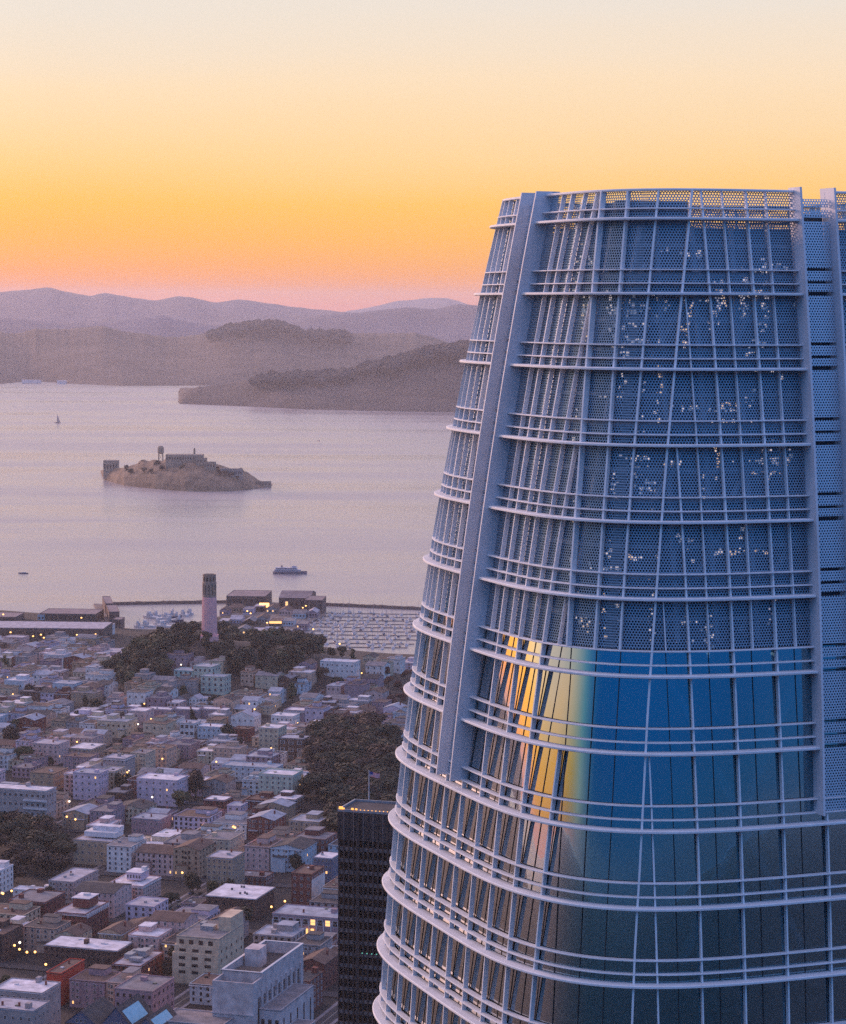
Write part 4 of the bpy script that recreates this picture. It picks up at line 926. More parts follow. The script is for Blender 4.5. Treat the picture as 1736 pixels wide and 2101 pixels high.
for a0, a1, lab, wc in ((358, 384, 'grey gabled cottage left of the white gabled cottage', 'grey'), (388, 409, 'white gabled cottage beside the pale blue cottage', 'white'), (410, 430, 'pale blue flat cottage right of the white gabled cottage', 'pale blue')):
    hb(lab, a0, a1, 1434, 1450, 12, wc=wc, rc='dark' if wc == 'grey' else 'pale', roof='flat' if wc == 'pale blue' else 'gable', floors=2, nf=3, ns=3, rise=3.0, name='cottage', cat='house', clutter=0)
for a0, a1, lab in ((299, 352, 'left part of a long white-roofed terrace below the hill houses'), (353, 408, 'middle part of a long white-roofed terrace below the hill houses'), (409, 462, 'right part of a long white-roofed terrace below the hill houses')):
    hb(lab, a0, a1, 1455, 1476, 12, wc='mauve', rc='white', floors=2, nf=5, ns=3, name='terrace', cat='house', clutter=2, group='white-roofed terrace')
hb('white house with two rows of big dark windows', 369, 399, 1484, 1513, 14, wc='white', rc='pale', floors=2, nf=3, ns=3, ww=3.0, wh=2.6, lit=0)
t, w, d = hb('pale blue terrace house with white railings', 405, 464, 1491, 1516, 14, wc='pale blue', rc='white', floors=2, nf=6, ns=3); land('the pale blue terrace house', t)
t, w, d = hb('white gabled house front above the pale blue terrace house', 474, 522, 1469, 1500, 16, wc='white', rc='pale', roof='gable', floors=2, nf=4, ns=3, rise=4)
hb('small dark red house between white and green roofs', 478, 512, 1496, 1520, 12, wc='red brick', rc='brown', floors=2, nf=3, ns=3, style='dark')
t, w, d = hb('tall tan apartment block above the white-roofed brick hall', 424, 478, 1760, 1832, 20, wc='tan', rc='pale', floors=6, nf=5, ns=5, name='apartment_block', cat='apartments'); land('the tall tan block', t)
hb('white gable-end house with two dark windows', 368, 409, 1714, 1742, 15, wc='white', rc='brown', roof='side', floors=2, nf=1, ns=2, rise=2.5, clutter=0)
hb('brick house with bright blue side wall', 488, 546, 1798, 1818, 14, wc='red brick', rc='grey', floors=2, nf=5, ns=5)
t, w, d = hb('brick building with tall white side wall beside the dark high-rise', 598, 640, 1793, 1855, 22, wc='red brick', rc='brown', floors=4, nf=3, ns=6, name='brick_building', cat='building'); land('the white-sided brick building', t)
bx(t, 'side_wall', WALLS['white'], w / 2 + 0.004, w / 2 + 0.25, -11, 11, 0, 14.5)
hb('dark blue house with bright white roof touching the dark high-rise', 643, 682, 1760, 1808, 16, wc='dark blue', rc='white', floors=4, nf=5, ns=4, parapet=0.2)
hb('narrow lavender house with paired dark windows', 466, 494, 1654, 1698, 13, wc='lavender', rc='bluish', floors=4, nf=2, ns=3, ww=2)
t, w, d = hb('two-tier white house with dark ledge', 322, 372, 1712, 1742, 14, wc='white', rc='white', floors=2, nf=4, ns=3)
t, w, d = hb('brown hall with white stepped roof on the dark park corner', 151, 232, 1724, 1772, 20, wc='tan', rc='pale', floors=3, nf=6, ns=5, name='brown_hall', cat='hall', clutter=0); land('the brown hall', t)
h_ = at_y(151, 1724, t.location.y - 10).z - t.location.z
bx(t, 'roof_tier', TRIM, -w * 0.36, w * 0.48, -2, 9, h_ + 0.36, h_ + 3.4); bx(t, 'roof_tier', ROOFS['white'], -w * 0.22, w * 0.49, 3, 9.5, h_ + 3.41, h_ + 6.2)
t, w, d = hb('broad grey apartment house with bay windows right of the dark park', 100, 153, 1808, 1850, 34, wc='grey', rc='pale', floors=4, nf=5, ns=8, name='apartment_house', cat='apartments', clutter=3, bays=2); land('the broad grey apartments', t)
hb('teal-roofed garage block in front of the two-tier white house', 270, 330, 1680, 1712, 18, wc='mauve', rc='bluish', floors=2, nf=5, ns=4)
hb('lavender corner house with blue roof above the broad park road', 150, 205, 1586, 1640, 16, wc='lavender', rc='bluish', floors=4, nf=4, ns=4)
hb('tan gabled terrace house with two round windows', 62, 112, 1586, 1622, 24, wc='tan', rc='brown', floors=3, nf=3, ns=6)
hb('tall grey stone apartment house with arched cornice', 212, 258, 1556, 1606, 18, wc='grey', rc='pale', floors=5, nf=5, ns=4, cornice=True)
hb('cream bay-fronted apartment house left of the lavender block', 268, 300, 1546, 1592, 18, wc='cream', rc='grey', floors=5, nf=4, ns=4, bays=2)
hb('pink apartment house with paired windows behind the left trees', 66, 122, 1526, 1566, 20, wc='pink', rc='pale', floors=4, nf=5, ns=4)
hb('sloping white-roofed tan building', 140, 190, 1536, 1560, 26, wc='tan', rc='white', floors=3, nf=5, ns=6)
hb('mauve house with bow windows in front of the stepped cream office', 372, 410, 1855, 1880, 16, wc='mauve', rc='dark', floors=3, nf=4, ns=4, bays=2)
hb('pale lavender low block below the penthouse apartments', 258, 318, 1858, 1905, 20, wc='lavender', rc='pale', floors=4, nf=4, ns=4, style='dark')
# ================================================================== TREES
def crown_mesh(name, seed, kind, m):
    r = random.Random(seed); mb = MB()
    # unit tree: height 1; crown made of leaf clumps placed round a few boughs
    blobs = []
    if kind == 'broad':
        for _ in range(9):
            a, e = r.uniform(0, 6.283), r.uniform(0, 1); rad = 0.30 * math.sqrt(e); blobs.append((rad * math.cos(a), rad * math.sin(a), r.uniform(0.42, 0.84) - rad * 0.35, r.uniform(0.13, 0.22)))
        blobs.append((0, 0, 0.8, 0.18))
    elif kind == 'tall':
        for i in range(8): z = 0.3 + 0.6 * i / 7; blobs.append((r.uniform(-.1, .1), r.uniform(-.1, .1), z, r.uniform(0.10, 0.17) * (1.15 - 0.5 * i / 7)))
    else:
        for i in range(7):
            a = r.uniform(0, 6.283); rad = r.uniform(0.12, 0.4); blobs.append((rad * math.cos(a), rad * math.sin(a), r.uniform(0.62, 0.92), r.uniform(0.1, 0.17)))
    for bxx, by, bz, br in blobs:
        for _ in range(105):
            v = Vector((r.gauss(0, 1), r.gauss(0, 1), r.gauss(0, 0.8))).normalized() * br * r.uniform(0.55, 1.12)
            p = Vector((bxx, by, bz)) + v; s = r.uniform(0.024, 0.052)
            n = (v.normalized() + Vector((r.uniform(-.7, .7), r.uniform(-.7, .7), r.uniform(-.3, .9)))).normalized(); t = n.orthogonal().normalized(); t.rotate(Matrix.Rotation(r.uniform(0, 6.28), 3, n)); b = n.cross(t)
            mb.face([p - t * s - b * s * .6, p + t * s * .7 - b * s, p + t * s + b * s * .6, p - t * s * .6 + b * s], 0 if r.random() < 0.6 else 1)
    return mb.mesh(name, m), blobs
def trunk_mesh(seed, blobs, m):
    r = random.Random(seed); mb = MB(); mb.tube(0, 0, -0.08, 0.3, 0.034, 0.024, 7)
    for b in blobs[:6]: mb.beam((0, 0, 0.26 + r.uniform(0, 0.1)), (b[0], b[1], b[2]), 0.026, 0, 0.008)
    return mb.mesh('trunk', m)
LEAF = {'dark': [mat('dark foliage', (0.017, 0.021, 0.011, 1), 0.8, 0.5, 3), mat('dark foliage lighter', (0.032, 0.034, 0.017, 1), 0.8, 0.5, 3)],
        'brown': [mat('brown foliage', (0.030, 0.017, 0.014, 1), 0.8, 0.5, 3), mat('brown foliage lighter', (0.050, 0.028, 0.020, 1), 0.8, 0.5, 3)],
        'green': [mat('green foliage', (0.045, 0.052, 0.022, 1), 0.8, 0.4, 3), mat('green foliage lighter', (0.075, 0.08, 0.034, 1), 0.8, 0.4, 3)],
        'rust': [mat('rust foliage', (0.10, 0.030, 0.026, 1), 0.8, 0.4, 3), mat('rust foliage lighter', (0.14, 0.05, 0.035, 1), 0.8, 0.4, 3)]}
BARK = mat('bark', (0.06, 0.045, 0.035, 1), 0.9, 0.4, 4)
PROTO = {}
for kind in ('broad', 'tall', 'flat'):
    for col in LEAF:
        L_ = []
        for s in range(3):
            me, bl = crown_mesh('crown', 100 + s * 7 + len(kind), kind, LEAF[col]); L_.append((me, trunk_mesh(s, bl, BARK)))
        PROTO[kind, col] = L_
TREES = []
def tree(x, y, h, kind, col, label, group=None, z=None, wide=1.0, name='tree'):
    r = rnd; me, tr = r.choice(PROTO[kind, col]); zz = ground_z(x, y) if z is None else z
    t = thing(name, label, 'tree', (x, y, zz), r.uniform(0, 6.28), group); t.scale = (h * wide, h * wide, h)
    obj('trunk', tr, t); obj('crown', me, t); TREES.append((x, y, h * 0.42 * wide)); return t
def inside(poly, x, y):
    c = False; j = len(poly) - 1
    for i in range(len(poly)):
        xi, yi = poly[i]; xj, yj = poly[j]
        if (yi > y) != (yj > y) and x < (xj - xi) * (y - yi) / (yj - yi) + xi: c = not c
        j = i
    return c
HILLWOOD = [(205, 1405), (222, 1378), (312, 1342), (380, 1318), (400, 1332), (470, 1338), (500, 1330), (560, 1330), (640, 1342), (650, 1362), (610, 1392), (560, 1408), (520, 1395), (470, 1380), (430, 1366), (350, 1372), (345, 1408), (260, 1420)]
PARKR = [(645, 1520), (705, 1492), (760, 1503), (812, 1560), (815, 1735), (680, 1730), (628, 1668), (650, 1600)]
PARKL = [(-40, 1690), (100, 1696), (160, 1716), (150, 1765), (128, 1800), (60, 1815), (-40, 1812)]
SHRUB = [(765, 1392), (850, 1378), (900, 1420), (890, 1452), (780, 1448)]
def scatter(poly, gap, hr, kinds, cols, label, group, seed, limit=200, wide=1.0, avoid=True, name='tree'):
    r = random.Random(seed); pts = []; xs = [p[0] for p in poly]; ys = [p[1] for p in poly]; n = 0
    g = [on_ground(p[0], p[1]) for p in poly]
    x0, x1, y0, y1 = min(p.x for p in g), max(p.x for p in g), min(p.y for p in g), max(p.y for p in g)
    for _ in range(9000):
        x, y = r.uniform(x0, x1), r.uniform(y0, y1); z = ground_z(x, y); s = survey((x, y, z))
        if not inside(poly, *s): continue
        if any((x - a) ** 2 + (y - b) ** 2 < gap * gap for a, b in pts): continue
        a, b = grid_ab((x, y))
        if avoid and any(f[0] - 3 < a < f[1] + 3 and f[2] - 3 < b < f[3] + 3 for f in FOOTS): continue
        if (x - COIT.x) ** 2 + (y - COIT.y) ** 2 < 16 ** 2: continue
        pts.append((x, y)); tree(x, y, r.uniform(*hr), r.choice(kinds), r.choice(cols), label, group, wide=wide, name=name); n += 1
        if n >= limit: break
    return n
cnt = scatter(HILLWOOD, 10.0, (16, 24), ['broad', 'broad', 'tall'], ['dark', 'dark', 'dark', 'green'], 'dark evergreen tree in the wood around the pink hill tower', 'trees of the tower hill wood', 3, 114, 1.5)
cnt += scatter(PARKR, 13.5, (14, 21), ['broad'], ['dark', 'brown', 'dark'], 'dark brownish tree in the big shadowed park left of the dark high-rise', 'trees of the big shadowed park', 4, 60, 1.6)
cnt += scatter(PARKL, 10.5, (12, 17), ['broad'], ['brown', 'dark', 'brown'], 'dark tree in the park below the balcony apartments at the left edge', 'trees of the left park', 5, 26, 1.5)
cnt += scatter(SHRUB, 8, (8, 11), ['broad'], ['rust'], 'rust-red tree in the clump left of the glass tower', 'rust-red tree clump', 6, 12, 1.3)
for px, py, h, kind, col, lab in ((395, 1322, 25, 'broad', 'dark', 'tall dark tree left of the hill tower shaft'), (455, 1324, 25, 'flat', 'dark', 'leaning dark pine just right of the hill tower'), (478, 1330, 24, 'broad', 'dark', 'bushy dark pine second to the right of the hill tower'), (372, 1325, 22, 'broad', 'dark', 'rounded dark tree on the left shoulder of the hill'),
                                 (350, 1335, 19, 'broad', 'dark', 'dark tree on the left slope of the hill'), (500, 1335, 16, 'broad', 'dark', 'dark tree in the dip right of the hill tower'), (530, 1340, 16, 'broad', 'dark', 'broad dark tree in the middle of the right hill ridge'), (583, 1338, 24, 'flat', 'dark', 'tall flat-topped pine on the right hill ridge'), (604, 1340, 22, 'flat', 'dark', 'second flat-topped pine on the right hill ridge'),
                                 (630, 1345, 17, 'flat', 'dark', 'spreading pine on the right end of the hill ridge'), (655, 1352, 15, 'tall', 'dark', 'narrow dark tree beside the white building by the wood'), (678, 1352, 12, 'broad', 'dark', 'dark tree behind the white building by the wood'), (702, 1352, 13, 'broad', 'dark', 'round dark tree above the white building by the wood'), (724, 1358, 13, 'tall', 'green', 'greenish pointed tree right of the white building by the wood'),
                                 (10, 1375, 14, 'tall', 'green', 'lone green tree near the left edge below the waterfront'), (60, 1440, 16, 'broad', 'brown', 'brown tree mass among roofs left of the hill'), (20, 1545, 22, 'broad', 'brown', 'large round brown tree at the left edge'), (48, 1572, 16, 'broad', 'green', 'green tree right of the large round brown tree'), (30, 1505, 12, 'broad', 'green', 'round green treetop above the large brown tree'),
                                 (200, 1470, 16, 'broad', 'dark', 'dark tree below the left hillside'), (165, 1488, 14, 'broad', 'dark', 'dark tree between terraces left of centre'), (230, 1480, 14, 'broad', 'brown', 'brown tree in front of the small pink house'), (175, 1455, 12, 'tall', 'dark', 'pointed dark tree below the left hillside'), (440, 1462, 15, 'broad', 'dark', 'dark tree right of the small gabled cottages'),
                                 (378, 1430, 10, 'broad', 'green', 'green tree below the pale green hillside apartments'), (402, 1640, 22, 'broad', 'brown', 'large brown tree right of the lavender block'), (372, 1668, 16, 'broad', 'green', 'green tree in front of the lavender block'), (470, 1525, 16, 'broad', 'dark', 'dark tree below the pale blue terrace house'), (482, 1548, 15, 'broad', 'brown', 'brown tree left of the dark timber house'),
                                 (264, 1630, 15, 'broad', 'dark', 'dark tree left of the lavender block'), (240, 1622, 13, 'broad', 'dark', 'dark tree below the arched stone apartments'), (600, 1440, 17, 'tall', 'green', 'tall pointed green tree right of the hillside houses'), (690, 1420, 14, 'broad', 'dark', 'dark tree on the slope below the white building'), (660, 1400, 14, 'broad', 'brown', 'brown tree on the right hill slope'), (716, 1530, 17, 'broad', 'green', 'round green tree at the top of the big park'),
                                 (500, 1918, 16, 'broad', 'dark', 'dark tree behind the stepped cream office'), (470, 1850, 14, 'broad', 'dark', 'dark tree at the foot of the white-roofed hall'), (396, 1836, 14, 'broad', 'dark', 'dark tree left of the white-roofed hall'), (370, 1990, 14, 'broad', 'dark', 'dark street tree below the machinery-roofed building'), (345, 2010, 12, 'broad', 'brown', 'brown street tree left of the stepped cream office'),
                                 (255, 1760, 14, 'broad', 'dark', 'dark street tree right of the brown hall'), (238, 1785, 12, 'broad', 'dark', 'dark street tree above the penthouse apartments'), (610, 1790, 12, 'broad', 'dark', 'dark tree above the white-sided brick building'), (395, 1480, 10, 'tall', 'dark', 'slim cypress beside the white house with big windows'), (402, 1500, 11, 'tall', 'dark', 'slim cypress left of the pale blue terrace house')):
    p = on_ground(px, py); tree(p.x, p.y, h, kind, col, lab)

# ================================================================== THE OTHER HOUSES OF THE SLOPE
hr = random.Random(21)
PAL_FAR = ['lavender', 'mauve', 'pink', 'grey', 'white', 'cream', 'white', 'cream', 'peach', 'tan', 'pale blue', 'tan', 'mauve', 'lavender', 'pink', 'grey', 'peach', 'red brick', 'white', 'cream', 'dark brown']
PAL_NEAR = ['grey', 'mauve', 'red brick', 'red brick', 'cream', 'white', 'dark brown', 'tan', 'lavender', 'cream', 'grey', 'pale blue', 'pink', 'peach', 'dark brown']
BLOCKA, BLOCKB, ST = 78.0, 104.0, 10.0
LAND_XY = {}
for k_, t_ in LM.items(): LAND_XY[k_] = None
for t_, x_, y_ in PLACED:
    for k_, v_ in LM.items():
        if v_ is t_: LAND_XY[k_] = (x_, y_)
LAND_XY['the pink hill tower'] = (430, 1320); LAND_XY['the dark high-rise'] = (735, 1750)
FILL = []
def fill_houses():
    b = 1090.0
    while b < 2420:
        bc = b % BLOCKB
        if bc < ST: b += ST - bc + 0.01; bc = ST
        d = hr.uniform(15, 21) if b > 1500 else hr.uniform(18, 25)
        if BLOCKB - bc < d + 1: b += BLOCKB - bc + 0.01; continue
        a = -1150.0
        while a < 330:
            ac = a % BLOCKA
            if ac < ST: a += ST - ac + 0.01; ac = ST
            w = hr.uniform(10, 21) if b > 1550 else hr.uniform(12, 25)
            if BLOCKA - ac < w: a += BLOCKA - ac + 0.01; continue
            a0 = a; a += w + (0.3 if hr.random() < 0.6 else hr.uniform(1, 4))
            bo = b + hr.uniform(0, 2)
            c = from_ab(a0 + w / 2, bo + d / 2); z = ground_z(c.x, c.y); s = survey((c.x, c.y, z)); f0 = survey(from_ab(a0 + w / 2, bo) + Vector((0, 0, z)))
            if not (-38 < s[0] < 905 and (1326 if s[0] < 225 else 1368) < s[1] and c.y < 2500 and c.y > 1085): continue
            # hidden behind the glass tower well inside its outline
            edge = float(np.interp(f0[1], [1287, 1558, 1815, 2075], [846, 810, 780, 755]))
            if s[0] > edge + 18: continue
            if f0[1] > 1660 and s[0] > 720: continue
            if inside(HILLWOOD, *f0) or inside(HILLWOOD, *s) or inside(PARKR, *f0) or inside(PARKR, *s) or inside(PARKL, *f0) or inside(PARKL, *s) or inside(SHRUB, *s): continue
            if (c.x - COIT.x) ** 2 + (c.y - COIT.y) ** 2 < 55 ** 2: continue
            if any(f[0] - 0.8 < a0 + w and f[1] + 0.8 > a0 and f[2] - 1 < bo + d and f[3] + 1 > bo for f in FOOTS): continue
            if hr.random() < 0.10: continue
            FILL.append((a0, w, bo, d, c, z, s))
        b += d + hr.uniform(0.5, 5)
fill_houses()
NUMW = {2: 'two-storey', 3: 'three-storey', 4: 'four-storey', 5: 'five-storey'}
recs = []
for a0, w, bo, d, c, z, s in FILL:
    far = c.y > 1600; fl = hr.choice([2, 3, 3, 3, 4]) if far else hr.choice([3, 3, 4, 4, 5]); h = fl * hr.uniform(2.9, 3.3) + 0.6
    wc = hr.choice(PAL_FAR if c.y > 1420 else PAL_NEAR); rc = hr.choice(['white', 'pale', 'grey', 'grey', 'bluish', 'dark', 'dark', 'brown', 'brown']) ; rt = 'flat' if hr.random() < 0.76 else hr.choice(['gable', 'side'])
    if rt != 'flat': rc = hr.choice(['dark', 'brown', 'grey', 'bluish'])
    recs.append(dict(w=w, d=d, c=c, z=z, s=survey((c.x, c.y, z + h)), fl=fl, h=h, wc=wc, rc=rc, rt=rt, bays=(hr.choice([0, 1, 2]) if w > 9 and c.y < 1900 else 0)))
RN = {'flat': 'flat roof', 'gable': 'gabled roof', 'side': 'ridged roof'}
ORD = ['first', 'second', 'third', 'fourth', 'fifth', 'sixth', 'seventh', 'eighth', 'ninth', 'tenth', 'eleventh', 'twelfth']
byk = {}
for r_ in recs:
    lmk = min(LAND_XY, key=lambda k: 1e9 if LAND_XY[k] is None else (LAND_XY[k][0] - r_['s'][0]) ** 2 + 2.0 * (LAND_XY[k][1] - r_['s'][1]) ** 2)
    lx, ly = LAND_XY[lmk]; dx, dy = r_['s'][0] - lx, r_['s'][1] - ly
    dirn = ('left of' if dx < 0 else 'right of') if abs(dx) > abs(dy) * 1.1 else ('behind' if dy < 0 else 'in front of')
    r_['dist'] = math.hypot(dx, dy); byk.setdefault((r_['wc'], r_['fl'], r_['rc'], r_['rt'], lmk, dirn), []).append(r_)
for (wc, fl, rc, rt, lmk, dirn), L_ in byk.items():
    L_.sort(key=lambda q: q['dist'])
    for i, q in enumerate(L_):
        rank = '' if len(L_) == 1 else ' ' + ORD[min(i, 11)]
        q['label'] = f"{wc} {NUMW[fl]} house with {rc} {RN[rt]},{rank} {dirn} {lmk}"
for q in recs:
    far = q['c'].y > 1900
    nf = max(2, int(q['w'] / 3.4)); ns = max(2, int(q['d'] / 4.6))
    if far: nf, ns = min(nf, 3), min(ns, 2)
    house(q['label'], q['c'].x, q['c'].y, q['w'], q['d'], q['h'], wc=q['wc'], rc=q['rc'], floors=q['fl'] if not far else 2, nf=nf, ns=ns, style='light' if hr.random() < .6 else 'dark', roof=q['rt'], z=q['z'], bays=q['bays'], wings=hr.choice([0, 1, 1, 2]), clutter=hr.choice([0, 1, 2, 3]) if not far else hr.choice([0, 1]), lit=0.004, group='houses on the slope', ww=hr.uniform(1.0, 1.6), wh=hr.uniform(1.5, 1.9), cornice=hr.random() < 0.15, parapet=hr.choice([0.2, 0.45, 0.7]), name='house', below=7)
print('FILL houses', len(recs), 'windows', WC[0], 'hand', len(PLACED) - len(recs), 'trees', cnt)
# back garden trees in gaps
gt = random.Random(5); n = 0
for _ in range(2500):
    if n >= 26: break
    px, py = gt.uniform(-20, 800), gt.uniform(1390, 2060); p = on_ground(px, py); a, b = grid_ab(p)
    if any(f[0] - 1.5 < a < f[1] + 1.5 and f[2] - 1.5 < b < f[3] + 1.5 for f in FOOTS): continue
    if any((p.x - x) ** 2 + (p.y - y) ** 2 < 9 ** 2 for x, y, _r in TREES): continue
    if a % BLOCKA < ST - 2 and gt.random() < 0.6: continue
    tree(p.x, p.y, gt.uniform(6, 10), 'broad', gt.choice(['dark', 'green', 'brown']), 'small dark garden or street tree squeezed between houses', 'small trees between houses', wide=1.1); n += 1

# ================================================================== STREETS
def runs(P):
    out, cur = [], []
    for p in P:
        s_ = survey((p.x, p.y, ground_z(p.x, p.y)))
        if ground_z(p.x, p.y) > 17 or any(inside(q, *s_) for q in (HILLWOOD, PARKR, PARKL, SHRUB)):
            if len(cur) > 2: out.append(cur)
            cur = []
        else: cur.append(p)
    if len(cur) > 2: out.append(cur)
    return out
def strip(name, P, half, m, lift):
    for Q in runs(P): strip_run(name, Q, half, m, lift)
def strip_run(name, P, half, m, lift):
    mb = MB(); L2, R2_ = [], []
    for i, p in enumerate(P):
        q = P[min(i + 1, len(P) - 1)] - P[max(i - 1, 0)]; t = Vector((-q.y, q.x, 0)).normalized()
        for arr, sgn in ((L2, 1), (R2_, -1)):
            v = p + t * half * sgn; arr.append((v.x, v.y, ground_z(v.x, v.y) + lift))
    mb.grid([R2_, L2]); struct(name, mb.mesh(name, m))
LINE = mat('road paint', (0.42, 0.40, 0.36, 1), 0.8, 0.3, 0.4)
for i in range(-13, 5):
    a = i * BLOCKA + ST / 2; P = [from_ab(a, b) for b in np.arange(1060, 2300, 12.0)]
    strip('pavement', P, 5.6, SIDEW, 0.38); strip('road', P, 3.7, ASPH, 0.42); strip('road_marking', P, 0.12, LINE, 0.45)
for j in range(11, 22):
    b = j * BLOCKB + ST / 2; P = [from_ab(a, b) for a in np.arange(-1130, 300, 12.0)]
    strip('road', P, 4.2, ASPH, 0.47)
# ================================================================== WATERFRONT
def solid(name, label, cat, loc, rz, parts, group=None):
    t = thing(name, label, cat, loc, rz, group)
    for pn, m, b in parts: bx(t, pn, m, *b)
    return t
SHEDM = mat('weathered shed wall', (0.15, 0.095, 0.085, 1), 0.9, 0.35, 0.1); SHEDR = mat('shed roof', (0.24, 0.19, 0.20, 1), 0.9, 0.35, 0.08); DECK = mat('pier deck', (0.20, 0.165, 0.155, 1), 0.9, 0.3, 0.1); ROCKW = mat('breakwater stone', (0.10, 0.07, 0.065, 1), 0.95, 0.5, 0.2)
def shed(label, px0, px1, py_top, py_base, depth, m=SHEDM, r=SHEDR, nwin=6, roof='flat', name='pier_shed', cat='shed', rz=R(-4), rise=3.0, lit=0.04, z=2.4, group=None):
    p = at_z(px0, py_base, z); q = at_y(px1, py_base, p.y); w = q.x - p.x; h = max(3.0, at_y(px0, py_top, p.y).z - z)
    t = thing(name, label, cat, (p.x + w / 2, p.y + depth / 2, z), rz, group)
    bx(t, 'wall', m, -w / 2, w / 2, -depth / 2, depth / 2, -3, h)
    if roof == 'flat': slab_roof(t, w, depth, h, r, m, parapet=0.3)
    else: gable_roof(t, w, depth, h, rise, r, along='x' if roof == 'side' else 'y', wallm=m)
    for i in range(nwin):
        x = -w / 2 + w * (i + 0.5) / nwin; o = obj('window', WIN['lit' if rnd.random() < lit else 'dark'], t, (x, -depth / 2 - 0.03, h * 0.3)); o.scale = (min(4, w / nwin * 0.55), 1, h * 0.4)
    return t
def pier(label, pts, z=1.9, name='pier'):
    P = [at_z(x, y, z) for x, y in pts]; mb = MB(); mb.face(P); mb.face([(p.x, p.y, -1) for p in reversed(P)])
    for i in range(len(P)):
        a, b = P[i], P[(i + 1) % len(P)]; mb.face([(a.x, a.y, -1), (b.x, b.y, -1), b, a])
    return tag(obj(name, mb.mesh(name, DECK)), label, 'pier')
pier('long timber pier reaching out to the left end of the breakwater', [(228, 1291), (250, 1288), (224, 1240), (192, 1238)])
shed('long low brown shed along the timber pier', 205, 221, 1239, 1258, 70, rz=R(10), nwin=4)
shed('second brown shed nearer the shore on the timber pier', 214, 235, 1256, 1276, 62, rz=R(10), nwin=4)
shed('small square shed where the timber pier meets the shore', 232, 250, 1272, 1289, 20, nwin=3)
pier('broad pier carrying the shopping sheds right of the hill tower', [(446, 1300), (572, 1304), (668, 1262), (664, 1240), (580, 1236), (470, 1238)])
pier('wide wharf with low sheds at the left shore', [(60, 1276), (206, 1272), (200, 1256), (90, 1254)])
shed('long brown wharf shed behind the parking deck', 84, 200, 1260, 1273, 45, nwin=12)
shed('small pale wharf office left of the long wharf shed', 78, 92, 1262, 1273, 14, m=WALLS['pale blue'], nwin=2)
shed('curved-end brown pier warehouse at the left edge', -60, 36, 1266, 1278, 40, nwin=6)
shed('very long brown parking warehouse on the waterfront with pale roof deck', -60, 216, 1289, 1316, 55, r=ROOFS['pale'], nwin=26, rz=R(-3), name='warehouse', cat='warehouse')
shed('small white box office on the long parking warehouse corner', 218, 232, 1283, 1304, 14, m=WALLS['white'], nwin=2)
shed('wide flat lavender market hall left of the hill', 128, 310, 1342, 1360, 40, m=WALLS['lavender'], r=ROOFS['pale'], nwin=16, z=4, name='market_hall', cat='hall')
shed('dark brown pier hall with lit front left of the yellow lamps', 468, 548, 1224, 1242, 60, nwin=7, roof='flat', lit=0.1)
shed('brown gabled pier hall behind the marina', 576, 640, 1227, 1250, 60, roof='side', rise=5, nwin=6)
shed('brown hip-ended pier hall at the marina corner', 628, 664, 1232, 1258, 40, nwin=4, m=SHEDM)
pr = random.Random(9); pk = ['mauve', 'tan', 'lavender', 'dark brown', 'grey', 'pink', 'pale blue']
adj = ['small', 'narrow', 'low', 'wide', 'tall']
for i, (x0, y, w_) in enumerate(((452, 1262, 18), (474, 1256, 24), (500, 1260, 20), (522, 1254, 22), (548, 1258, 22), (574, 1262, 24), (602, 1268, 26), (632, 1266, 20), (450, 1284, 20), (474, 1280, 24), (502, 1284, 22), (528, 1278, 22), (554, 1284, 24), (582, 1284, 22), (610, 1290, 22), (486, 1302, 26), (516, 1304, 24), (544, 1304, 26))):
    c_ = pk[i % 7]; row = ['back', 'middle', 'front'][0 if y < 1270 else 1 if y < 1295 else 2]
    shed(f'{adj[i % 5]} {c_} pier shop, place {["first", "second", "third", "fourth", "fifth", "sixth", "seventh", "eighth"][i if y < 1270 else i - 8 if y < 1295 else i - 15]} from the left in the {row} row', x0, x0 + w_, y - 9, y, 26, m=WALLS[c_], r=ROOFS[pr.choice(['grey', 'brown', 'pale'])], nwin=4, roof=pr.choice(['flat', 'side', 'gable']), name='pier_shop', cat='shop', lit=0.15, group='pier shops')
def breakwater(label, a, b):
    p, q = at_z(*a, 0), at_z(*b, 0); n = 40; mb = MB(); rows = []
    for i in range(n + 1):
        c = p + (q - p) * i / n; t = Vector((-(q - p).y, (q - p).x, 0)).normalized(); j = fbm(i * 3.1, 1, 3, 2, 8) * 1.2
        rows.append([c + t * 5 + Vector((0, 0, -1)), c + t * 2.2 + Vector((0, 0, 3.2 + j)), c - t * 2.2 + Vector((0, 0, 3.0 - j * .6)), c - t * 5 + Vector((0, 0, -1))])
    mb.grid(rows); return tag(obj('breakwater', mb.mesh('breakwater', ROCKW)), label, 'breakwater')
breakwater('long low dark stone breakwater left of the hill tower', (226, 1241), (470, 1237)); breakwater('curving dark stone breakwater behind the marina masts', (660, 1242), (900, 1253))

